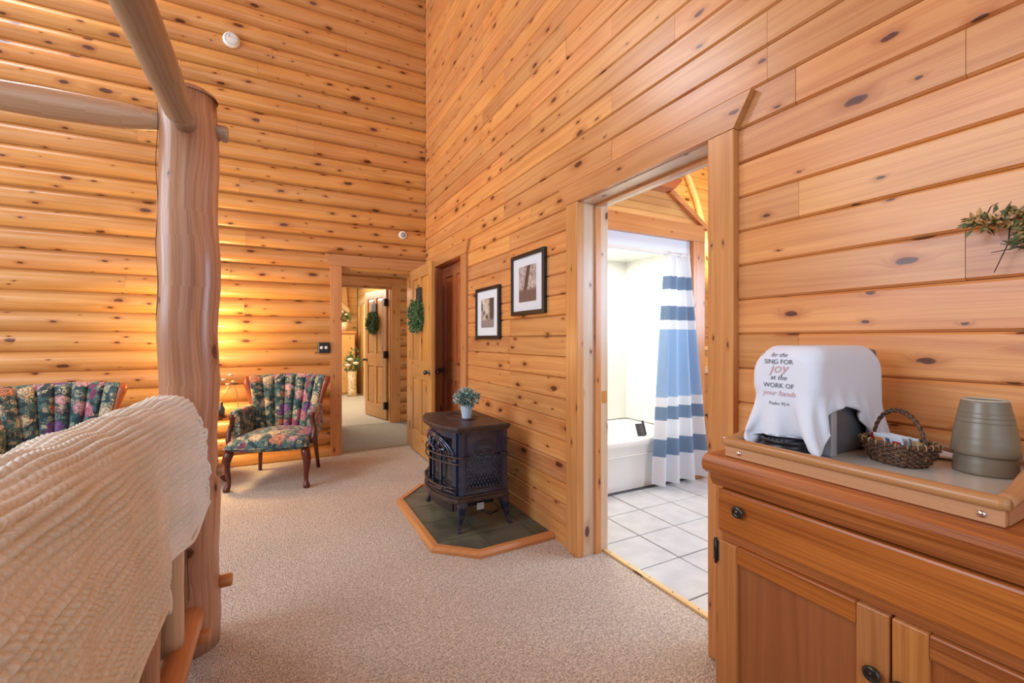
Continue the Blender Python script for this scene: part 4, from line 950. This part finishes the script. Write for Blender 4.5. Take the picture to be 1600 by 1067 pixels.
# ------------------------------------------------------------------ chunky throw over the top rail
def throw():
    nu, nv = 800, 380     # along y, around the girth
    ys0, ys1 = 1.985, .05
    U, V = np.meshgrid(np.linspace(0, 1, nu), np.linspace(0, 1, nv), indexing='ij')
    Y = ys0 + (ys1 - ys0) * U
    # front hem height varies, back hem hidden
    hem = .605 + .018 * np.sin(Y * 6.0 + .6) + .012 * np.sin(Y * 13.0) - .045 * np.exp(-((Y - 1.36) / .06) ** 2)
    back_len = .30; RZ = 1.032 + .022 * (2 - Y); R = .088 + .006 * (2 - Y)
    front_len = RZ - hem; arcq = R * PI / 2 * 1.0
    S = V * (back_len + 2 * arcq + front_len)            # arc length from the back hem
    X = np.zeros_like(S); Z = np.zeros_like(S)
    cx = -.348
    a1 = S < back_len
    X[a1] = (cx - R)[a1]; Z[a1] = ((RZ - R) - (back_len - S))[a1]
    a2 = (S >= back_len) & (S < back_len + 2 * arcq)
    th_ = (S - back_len) / R
    X[a2] = (cx - R * np.cos(th_))[a2]; Z[a2] = (RZ - R + R * np.sin(th_))[a2]
    a3 = S >= back_len + 2 * arcq
    dd_ = (S - back_len - 2 * arcq)
    k = np.clip(dd_ / front_len, 0, 1)
    Z[a3] = (RZ - R - dd_ * 1.0)[a3]
    # folds: near part stands proud, one vertical fold at y 1.42, far part flares at its end
    fold = .034 / (1 + np.exp((Y - 1.43) * 60)) + .008 * np.sin(Y * 12) - .014 + .020 / (1 + np.exp((Y - 1.0) * 9))
    flare = .048 * np.clip((Y - 1.52) / .48, 0, 1) ** 1.3
    X[a3] = (cx + R + (fold + flare) * np.clip(k * 1.8, 0, 1) ** .8)[a3]
    Z = np.where(a3, np.maximum(Z, hem + 0 * Z), Z)
    # drop of the far end over the rail end
    e = np.clip((Y - 1.90) / .085, 0, 1)
    Z -= .055 * e ** 2 * (Z > .9) * np.clip((Z - .88) / .12, 0, 1); 
    Y = Y + .020 * np.sin(Z * 14 + .5) * np.clip((Y - 1.75) / .2, 0, 1) + np.clip((.98 - Z) / .3, 0, 1) * .035 * np.clip((Y - 1.8) / .18, 0, 1) * a3
    Pn = np.stack([X, Y, Z], -1)
    du = np.gradient(Pn, axis=0); dv = np.gradient(Pn, axis=1); Nn = np.cross(du, dv); Nn /= np.linalg.norm(Nn, axis=-1, keepdims=True) + 1e-9
    # stitches
    row = .0160; st_ = .0185
    Yl = U * (ys0 - ys1); rr_ = S / row; ri = np.floor(rr_); fr = rr_ - ri
    ph = Yl / st_ + .5 * (ri % 2) + .12 * np.sin(ri * 12.9898)
    slant = np.where(ri % 2 == 0, 1, -1) * (fr - .5) * .55
    b = (np.clip(np.sin(PI * fr), 0, 1) ** .6) * (.30 + .70 * np.abs(np.sin(PI * (ph + slant))) ** .6)
    amp = .0125 * (.8 + .4 * np.sin(ri * 7.1 + Yl * 9))
    lump = .006 * np.sin(Yl * 23 + S * 17) * np.sin(Yl * 9 - S * 31)
    Pn = Pn + Nn * (amp * (b - .55) + lump)[..., None]
    verts = Pn.reshape(-1, 3)
    I = np.arange(nu * nv).reshape(nu, nv)
    faces = np.stack([I[:-1, :-1], I[:-1, 1:], I[1:, 1:], I[1:, :-1]], -1).reshape(-1, 4)
    me = bpy.data.meshes.new('knit'); me.from_pydata(verts.tolist(), [], faces.tolist()); me.polygons.foreach_set('use_smooth', [True] * len(me.polygons))
    me.materials.append(M['yarn'])
    tt = T('knitted_throw', 'cream chunky knitted throw draped over the top log rail', 'blanket', (0, 0, 0))
    o = bpy.data.objects.new('knit', me); C.objects.link(o); o.parent = tt
    # hem cord at the far end and along the front hem
    hp = [tuple(p) for p in Pn[0][::5]]; P('hem', tube(hp, .007, 8), 'yarn', tt)
    hp = [tuple(p) for p in Pn[::6, -1]]; P('hem', tube(hp, .007, 8), 'yarn', tt)
throw()

# ------------------------------------------------------------------ dresser
CX = 1.045; dr_top = .92
ds = T('dresser', 'stained wood dresser with one wide drawer over two panelled doors', 'cabinet', (0, 0, 0))
YF, YN = .800, .020
P('top', prism([(1.030, .870), (1.018, .880), (1.014, .892), (1.016, .905), (1.026, .918), (1.034, .920), (XW - .004, .920), (XW - .004, .870)], YN - .02, YF + .02, 'y'), 'dresser', ds, g=1)
P('cornice', prism([(CX - .001, .838), (CX - .012, .858), (CX - .014, .870), (CX + .02, .870), (CX + .02, .838)], YN - .008, YF + .008, 'y'), 'dresser', ds, g=1)
for y0, y1 in ((YN, YN + .02), (YF - .02, YF)): P('side', B(CX + .002, XW - .006, y0, y1, .0, .87), 'dresser', ds, g=2)
P('face_stile', B(CX, CX + .022, YF - .022, YF - .001, 0, .838), 'stile', ds, g=2, bev=.002); P('face_stile', B(CX, CX + .022, YN + .001, YN + .022, 0, .838), 'stile', ds, g=2, bev=.002)
P('face_rail', B(CX + .001, CX + .02, YN + .022, YF - .022, .700, .722), 'dresser', ds, g=1); P('face_rail', B(CX + .001, CX + .02, YN + .022, YF - .022, .05, .09), 'dresser', ds, g=1)
P('back', B(XW - .02, XW - .008, YN, YF, .05, .87), 'dresser_panel', ds, g=1)
dw = P('drawer', B(CX - .010, CX + .014, YN + .012, YF - .014, .722, .834), 'dresser', ds, g=1, bev=.006)
kprof = [(0, .0165), (.003, .0165), (.0045, .0150), (.0075, .0150), (.009, .0165), (.0105, .0150), (.0125, .0155), (.0155, .0125), (.015, .009), (.007, .006), (.007, .001), (.010, 0), (0, 0)]
def knob(par, x, y, z, name='knob'): return P(name, lathe(kprof, 24), 'pewter', par, (x, y, z), (0, -PI / 2, 0))
knob(dw, CX - .010, .722, .792); knob(dw, CX - .010, .10, .792)
for y0, y1, ky in ((.412, .786, .436), (.034, .408, .390)):
    dv = T('door', None, None, (0, 0, 0)); dv.parent = ds
    del_ = [k for k in dv.keys()]
    z0, z1, Sx = .09, .698, .055
    a = P('stile', B(CX - .010, CX + .012, y1 - Sx, y1, z0, z1), 'stile', dv, g=2, bev=.003); P('stile', B(CX - .010, CX + .012, y0, y0 + Sx, z0, z1), 'stile', dv, g=2, bev=.003)
    P('rail', B(CX - .010, CX + .012, y0 + Sx, y1 - Sx, z1 - .045, z1), 'dresser', dv, g=1, bev=.003); P('rail', B(CX - .010, CX + .012, y0 + Sx, y1 - Sx, z0, z0 + .06), 'dresser', dv, g=1, bev=.003)
    P('panel', B(CX + .000, CX + .006, y0 + Sx - .005, y1 - Sx + .005, z0 + .05, z1 - .04), 'dresser_panel', dv, g=2)
    knob(dv, CX - .010, ky, .575)
for z in (.640, .15):
    hg = P('hinge', B(CX - .013, CX - .009, .782, .797, z, z + .055), 'black', ds, bev=.0015)
    P('hinge_pin', tube([(CX - .013, .789, z - .006), (CX - .013, .789, z + .061)], .004, 8), 'black', hg)

# ------------------------------------------------------------------ serving tray
ty = T('serving_tray', 'long wooden tray with rounded rails on the dresser top', 'tray', (0, 0, .921))
TX0, TX1, TY0, TY1 = 1.050, 1.492, .262, .775
P('base', B(TX0 + .01, TX1 - .008, TY0 + .008, TY1 - .008, .004, .021), 'laminate', ty)
P('front_board', B(TX0, TX0 + .014, TY0, TY1, 0, .030), 'tray', ty, g=1, bev=.0015)
P('back_board', B(TX1 - .012, TX1, TY0, TY1, 0, .030), 'tray', ty, g=1, bev=.0015)
P('front_rail', tube([(TX0 + .004, TY0 - .006, .038), (TX0 + .004, TY0 + .006, .038), (TX0 + .004, TY1 - .006, .038), (TX0 + .004, TY1 + .006, .038)], [.010, .0125, .0125, .010], 16), 'rail', ty)
P('back_rail', tube([(TX1 - .006, TY0, .038), (TX1 - .006, TY1, .038)], .0125, 14), 'rail', ty)
for y in (TY0 + .004, TY1 - .004):
    hz_ = lambda x: .036 + .034 * math.sin(PI * (x - TX0) / (TX1 - TX0)) ** 2
    pts = [(TX0 + .0145, 0.001)] + [(TX1 - .0125, 0.001)] + [(x, hz_(x)) for x in np.linspace(TX1 - .0125, TX0 + .0145, 18)]
    P('end_board', prism(pts, y - .005, y + .005, 'y'), 'tray', ty, g=0)
    P('end_rail', tube([(x, y, hz_(x) + .002) for x in np.linspace(TX0 + .004, TX1 - .006, 18)], .0135, 14), 'rail', ty)
for y in (.290, .735): P('screw', lathe([(0, .004), (.004, .0038), (.0065, .001), (.0065, 0), (0, 0)], 16), 'chrome', ty, (TX0, y, .014), (0, -PI / 2, 0))
SZ = .9425
# coffee maker
cm = T('coffee_maker', 'silver and black coffee maker mostly hidden under the printed towel', 'coffee maker', (0, 0, SZ))
bm = B(1.195, 1.43, .592, .738, 0, .262); P('body', bm, 'greyplastic', cm, bev=.012)
P('side_trim', B(1.188, 1.212, .586, .744, .0, .17), 'silver', cm, bev=.003)
P('head', B(1.130, 1.42, .592, .738, .15, .258), 'silver', cm, bev=.02)
P('drip_base', lathe([(0, .002), (.062, .002), (.068, .008), (.068, .016), (.060, .020), (.060, .030), (.064, .034), (.056, .036), (.05, .033), (0, .033)], 36, 1.150, .668), 'black', cm)
for k in range(5): P('drip_slot', B(1.105, 1.195, .646 + k * .011, .650 + k * .011, .033, .0365), 'greyplastic', cm)
# towel draped by a small cloth solver
def cloth():
    nu, nv = 47, 77; w_, l_ = .372, .62
    U, V = np.meshgrid(np.linspace(-.5, .5, nu), np.linspace(-.405, .595, nv), indexing='ij')
    ca, sa = math.cos(math.radians(-7)), math.sin(math.radians(-7))
    lx, ly = V * l_, -U * w_
    X = np.stack([1.262 + lx * ca - ly * sa, .672 + lx * sa + ly * ca, np.full_like(U, 1.215)], -1)
    rng = np.random.RandomState(3); X[..., 2] += rng.rand(nu, nv) * .002
    Vel = np.zeros_like(X); cons = []
    def sl(lo, hi, p, st):   # start index and stop, step
        return slice(lo + p, hi, st)
    for di, dj, k in ((1, 0, 1), (0, 1, 1), (1, 1, .5), (1, -1, .5), (2, 0, .12), (0, 2, .12), (5, 0, .05), (0, 5, .05)):
        for p in (0, 1):
            stp = 2 * max(abs(di), 1) if di else 1; stq = 1 if di else 2 * abs(dj)
            for o in range(max(abs(di), 1) if di else abs(dj)):
                off = p * (abs(di) if di else abs(dj)) + o
                if di:
                    I0 = np.arange(off, nu - di, stp); J0 = np.arange(max(0, -dj), nv - max(0, dj))
                else:
                    I0 = np.arange(0, nu); J0 = np.arange(off, nv - dj, stq)
                if len(I0) == 0 or len(J0) == 0: continue
                a = np.ix_(I0, J0); b = np.ix_(I0 + di, J0 + dj)
                cons.append((a, b, float(np.linalg.norm(X[a] - X[b], axis=-1).mean()) if abs(di) + abs(dj) else 0, k))
    boxes = [((1.275, .665, SZ + .206), (.155, .080, .060), .020), ((1.310, .665, SZ + .13), (.124, .078, .13), .012), ((1.165, .667, SZ + .018), (.085, .066, .020), .012)]
    dt = 1 / 60
    for it in range(150):
        Vel[..., 2] -= 9.8 * dt; Vel *= .94
        Q = X + np.clip(Vel * dt, -.02, .02)
        for k_ in range(9):
            for a, b, r_, kk in cons:
                qa, qb = Q[a], Q[b]; d_ = qb - qa; L = np.sqrt((d_ * d_).sum(-1, keepdims=True)) + 1e-9
                c_ = d_ * ((L - r_) / L * .5 * kk)
                Q[a] = qa + c_; Q[b] = qb - c_
            if k_ % 2 == 0:
                for (c0, hf_, rd) in boxes:
                    p = Q - np.array(c0); h_ = np.array(hf_) - rd; q_ = np.abs(p) - h_
                    out = np.maximum(q_, 0); dist = np.linalg.norm(out, axis=-1); ins = np.max(q_, axis=-1)
                    rdd = rd + .004; deep = ins <= 0; sh = (dist < rdd) & ~deep
                    if sh.any():
                        g_ = np.sign(p) * out / (dist[..., None] + 1e-9); Q[sh] += (g_ * (rdd - dist)[..., None])[sh]
                    if deep.any():
                        ax = np.argmax(q_, axis=-1); push = np.zeros_like(Q); ii = np.indices(ax.shape)
                        push[ii[0], ii[1], ax] = np.sign(p[ii[0], ii[1], ax]) * (rdd - q_[ii[0], ii[1], ax]); Q[deep] += push[deep]
                Q[..., 2] = np.maximum(Q[..., 2], SZ + .006); Q[..., 0] = np.clip(Q[..., 0], 1.075, 1.475); Q[..., 1] = np.minimum(Q[..., 1], .763)
        ontop = Q[..., 2] > SZ + .266
        Q[ontop, :2] = X[ontop, :2] + (Q[ontop, :2] - X[ontop, :2]) * .12
        Vel = (Q - X) / dt
        Vel[Q[..., 2] < SZ + .01] *= .4; Vel[ontop] *= .3
        X = Q
    return X, nu, nv
try:
    X, nu, nv = cloth()
    I = np.arange(nu * nv).reshape(nu, nv); F_ = np.stack([I[:-1, :-1], I[1:, :-1], I[1:, 1:], I[:-1, 1:]], -1).reshape(-1, 4)
    me = bpy.data.meshes.new('cloth'); me.from_pydata(X.reshape(-1, 3).tolist(), [], F_.tolist()); me.polygons.foreach_set('use_smooth', [True] * len(me.polygons))
    uvl = me.uv_layers.new(name='UVMap'); ij = np.array([[(i // nv) * .0065, (i % nv) * .0077] for i in range(nu * nv)])
    for l in me.loops: uvl.data[l.index].uv = ij[l.vertex_index]
    me.materials.append(M['towel'])
    tw = T('tea_towel', 'white cotton tea towel with printed verse draped over the coffee maker', 'towel', (0, 0, 0))
    to = bpy.data.objects.new('cloth', me); C.objects.link(to); to.parent = tw
    md = to.modifiers.new('s', 'SUBSURF'); md.levels = 1; md.render_levels = 1
    md = to.modifiers.new('t', 'SOLIDIFY'); md.thickness = .0022; md.offset = 0
    for row in (X[0], X[-1], X[:, 0], X[:, -1]): P('hem', tube([tuple(p) for p in row[::3]], .0026, 6), 'towel', tw)
    bvh = BVHTree.FromPolygons([Vector(p) for p in X.reshape(-1, 3)], [tuple(int(i) for i in f) for f in F_])
    def ray(y, z):
        h_ = bvh.ray_cast(Vector((.9, y, z)), Vector((1, 0, 0)))
        return h_[0], h_[1]
    # outline from the top downwards: print runs down the front drape
    for (txt, size, z, shear, mat) in (('for the', .014, 1.186, .2, 'ink'), ('SING FOR', .0155, 1.168, 0, 'ink'), ('joy', .034, 1.146, .35, 'inkpink'), ('at the', .0165, 1.128, .25, 'ink'), ('WORK OF', .0155, 1.108, 0, 'ink'), ('your hands', .0175, 1.088, .35, 'inkpink'), ('Psalm 92:4', .0105, 1.064, 0, 'ink')):
        cu_ = bpy.data.curves.new('txt', 'FONT'); cu_.body = txt; cu_.size = size * 1.06; cu_.align_x = 'CENTER'; cu_.shear = shear; cu_.resolution_u = 3
        tmp = bpy.data.objects.new('txt', cu_); C.objects.link(tmp); bpy.context.view_layer.update()
        m_ = bpy.data.meshes.new_from_object(tmp.evaluated_get(bpy.context.evaluated_depsgraph_get())); bpy.data.objects.remove(tmp)
        bm = bmesh.new(); bm.from_mesh(m_)
        bmesh.ops.subdivide_edges(bm, edges=[e for e in bm.edges if e.calc_length() > .004], cuts=1)
        ok = True
        for v in bm.verts:
            loc, nn = ray(.672 - v.co.x, z + v.co.y)
            if loc is None: v.co = Vector((1.13, .672 - v.co.x, z + v.co.y))
            else: v.co = loc - Vector((.0024, 0, 0))
        P('lettering', bm, mat, tw, norm=False)
except Exception as ex:
    print('cloth failed', ex)
    raise

# ------------------------------------------------------------------ wicker basket
bk = T('wicker_basket', 'small dark wicker basket with hoop handle holding sachets', 'basket', (1.276, .490, SZ), math.radians(-22)); bk.scale = (.66, .66, .86)
def brim(a, k): return (.058 + .022 * k) * math.cos(a) / max(abs(math.cos(a)), abs(math.sin(a))) ** .45, (.074 + .026 * k) * math.sin(a) / max(abs(math.cos(a)), abs(math.sin(a))) ** .45
def wick_mat():
    N = NT('brown_wicker'); tc = N.n('ShaderNodeTexCoord').outputs['Object']
    n_ = N.n('ShaderNodeTexNoise', {'Vector': tc, 'Scale': 120.0, 'Detail': 2.0}).outputs[0]
    return N.set(col=N.mix(N.ss(n_, .35, .65), (0.035, 0.014, 0.008), (0.17, 0.075, 0.032)), rough=.45)
M['wicker'] = wick_mat(); M['cane'] = plain('pale_cane', (.42, .28, .12), .5, noise=.3, ns=60)
for k in range(9):
    z = .004 + .0058 * k; m_ = 72; pts = []
    for i in range(m_):
        a = 2 * PI * i / m_; x, y = brim(a, (k / 8) ** .8); w_ = 1 + .045 * math.sin(2 * PI * i / 4 + (k % 2) * PI)
        pts.append((x * w_, y * w_, z + .0008 * math.sin(i * 1.7)))
    P('weave_strand', tube(pts, .0037, 6, closed=True), 'wicker', bk)
P('base', prism([brim(a, 0) for a in np.linspace(0, 2 * PI, 25)[:-1]], .0, .004), 'wicker', bk)
for i in range(18):
    a = 2 * PI * i / 18; P('stake', tube([brim(a, 0) + (.0,), brim(a, .5) + (.027,), brim(a, 1.05) + (.056,)], .0022, 6), 'wicker', bk)
for r_ in (0, 1): P('rim', tube([tuple(np.array(brim(2 * PI * i / 60, 1.1 + .08 * math.sin(i * PI / 2 + r_ * PI)))) + (.058 + .0025 * math.cos(i * PI / 2 + r_ * PI),) for i in range(60)], .0042, 8, closed=True), 'wicker', bk)
for i in range(22):
    a = 2 * PI * i / 22; x, y = brim(a, 1.1); ux, uy = math.cos(a), math.sin(a); P('rim_wrap', tube([(x + ux * .006 * math.cos(t), y + uy * .006 * math.cos(t), .058 + .0065 * math.sin(t)) for t in np.linspace(0, 2 * PI, 9)[:-1]], .0016, 5, closed=True), 'cane', bk)
hp = [(0, .094 * math.cos(t), .050 + .092 * math.sin(t)) for t in np.linspace(0, PI, 40)]
for s in range(3):
    P('handle', tube([(p[0] + .0042 * math.cos(i * .75 + s * 2.094), p[1] * (1 + .0), p[2] + .0042 * math.sin(i * .75 + s * 2.094)) for i, p in enumerate(hp)], .0036, 7), 'wicker', bk)
packs = [(-.016, .0, .045, 'white sachet with orange print standing at the front of the basket', 1), (.006, .006, .044, 'white sachet behind the orange printed one in the basket', 0), (.02, -.005, .043, 'white sachet at the back of the basket', 0)]
cr, sr = math.cos(math.radians(-22)), math.sin(math.radians(-22))
def sachet(lx, ly, lz, label, pr, w_=.034, h_=.030, mat='papernote', tilt=-.3):
    s = T('sachet', label, 'sachet', (1.276 + lx * cr - ly * sr, .490 + lx * sr + ly * cr, SZ + lz - .022), math.radians(-22), 'sachets in the wicker basket')
    bm = B(-.0025, .0025, -w_, w_, 0, h_ + .014); o = P('packet', bm, mat, s, rot=(0, tilt, 0), bev=.001)
    if pr:
        P('print', B(-.0032, -.0024, .010, .032, .024, .036), M['orangeprint'], o); P('print', B(-.0032, -.0024, -.032, -.012, .027, .034), M['red'], o); P('print', B(-.0032, -.0024, -.024, .020, .012, .023), M['creamprint'], o); P('print', B(-.0032, -.0024, -.006, .004, .028, .038), M['ink'], o)
M['orangeprint'] = plain('orange_print', (.70, .25, .08), .5); M['creamprint'] = plain('cream_print', (.75, .60, .30), .5)
for p_ in packs: sachet(*p_)
sachet(-.004, .050, .038, 'red sachet tucked at the far end of the basket', 0, .010, .030, 'red', -.1)
sachet(.004, -.048, .038, 'tan sachet tucked at the near end of the basket', 0, .012, .030, 'cane', -.2)

# ------------------------------------------------------------------ two upturned stoneware cups
def cup(z, r, h_, label, g_):
    c = T('stoneware_cup', label, 'cup', (1.352, .368, z), 0, 'upturned stoneware cups')
    pr = [(r - .006, .001), (r - .001, 0), (r, .004)] + [(r - (r - .0385) * (t ** 1.35) + .0004 * math.sin(t * 40), .004 + h_ * .93 * t) for t in np.linspace(.06, 1, 16)]
    pr += [(.0375, .004 + h_ * .97), (.0362, h_ + .004), (.0320, h_ + .004), (.030, h_ - .002)]
    P('wall', lathe(pr, 56), 'taupe', c); P('foot_ring', tube([(.0342 * math.cos(a), .0342 * math.sin(a), h_ + .0038) for a in np.linspace(0, 2 * PI, 49)[:-1]], .0026, 6, closed=True), 'taupe_in', c)
    P('foot_well', lathe([(.0325, h_ + .003), (.030, h_ - .003), (0, h_ - .004)], 40), 'taupe', c)
    gr_ = lambda k: r - (r - .0385) * (((h_ * (.80 - .085 * k) - .004) / (h_ * .93)) ** 1.35) - .0001
    for k in range(3): P('groove', tube([(gr_(k) * math.cos(a), gr_(k) * math.sin(a), h_ * (.80 - .085 * k)) for a in np.linspace(0, 2 * PI, 49)[:-1]], .0010, 5, closed=True), 'taupe', c)
cup(SZ, .0515, .108, 'taupe stoneware cup upside down on the tray, under another cup', 0)
cup(SZ + .040, .0540, .112, 'taupe stoneware cup upside down, stacked on top of the other', 0)

# ------------------------------------------------------------------ dried flower swag on the wall
sw = T('dried_flower_swag', 'dried flower and twig swag hanging on the pine wall above the cups', 'swag', (1.47, .30, 1.50))
rnd = random.Random(9)
def yz(dy, dz, dx=0): return (dx, dy, dz)
tw_ = [[yz(-.05, -.01), yz(.02, 0), yz(.07, .004), yz(.105, .018)], [yz(-.02, .0), yz(.03, -.015), yz(.06, -.035)], [yz(0.06, -.01), yz(.062, -.05), yz(.085, -.115)], [yz(.03, -.06), yz(.06, -.065), yz(.09, -.068)], [yz(.02, -.08), yz(.05, -.06), yz(.075, -.05)], [yz(.10, .015), yz(.09, .04), yz(.078, .045)], [yz(.05, .01), yz(.062, .03), yz(.058, .043)], [yz(.0, .0), yz(.01, .04), yz(.02, .055)], [yz(.0, -.02), yz(.02, -.07), yz(.035, -.075)]]
for t_ in tw_: P('twig', tube(t_, [.0016, .0012, .0009, .0006][:len(t_)], 5), 'twig', sw)
foliage('leaves', [(yz(.10 - .025 * k, .008 * math.sin(k), -.01), .020, 26, .022, (1, 1.2, .8), .1) for k in range(8)] + [(yz(.03, -.055, -.01), .02, 22, .028, (1, 1, 1), .1), (yz(.01, -.03, -.01), .028, 30, .022, (1, 1, 1), .1)], sw, 'sage', rnd)
foliage('blossoms', [(yz(.108 - .028 * k, .010 * math.cos(k * 2), -.018), .016, 22, .018, (1, 1.2, .8), .1) for k in range(8)] + [(yz(.02, -.03, -.02), .02, 26, .018, (1, 1, 1), .1)], sw, 'dry', rnd)
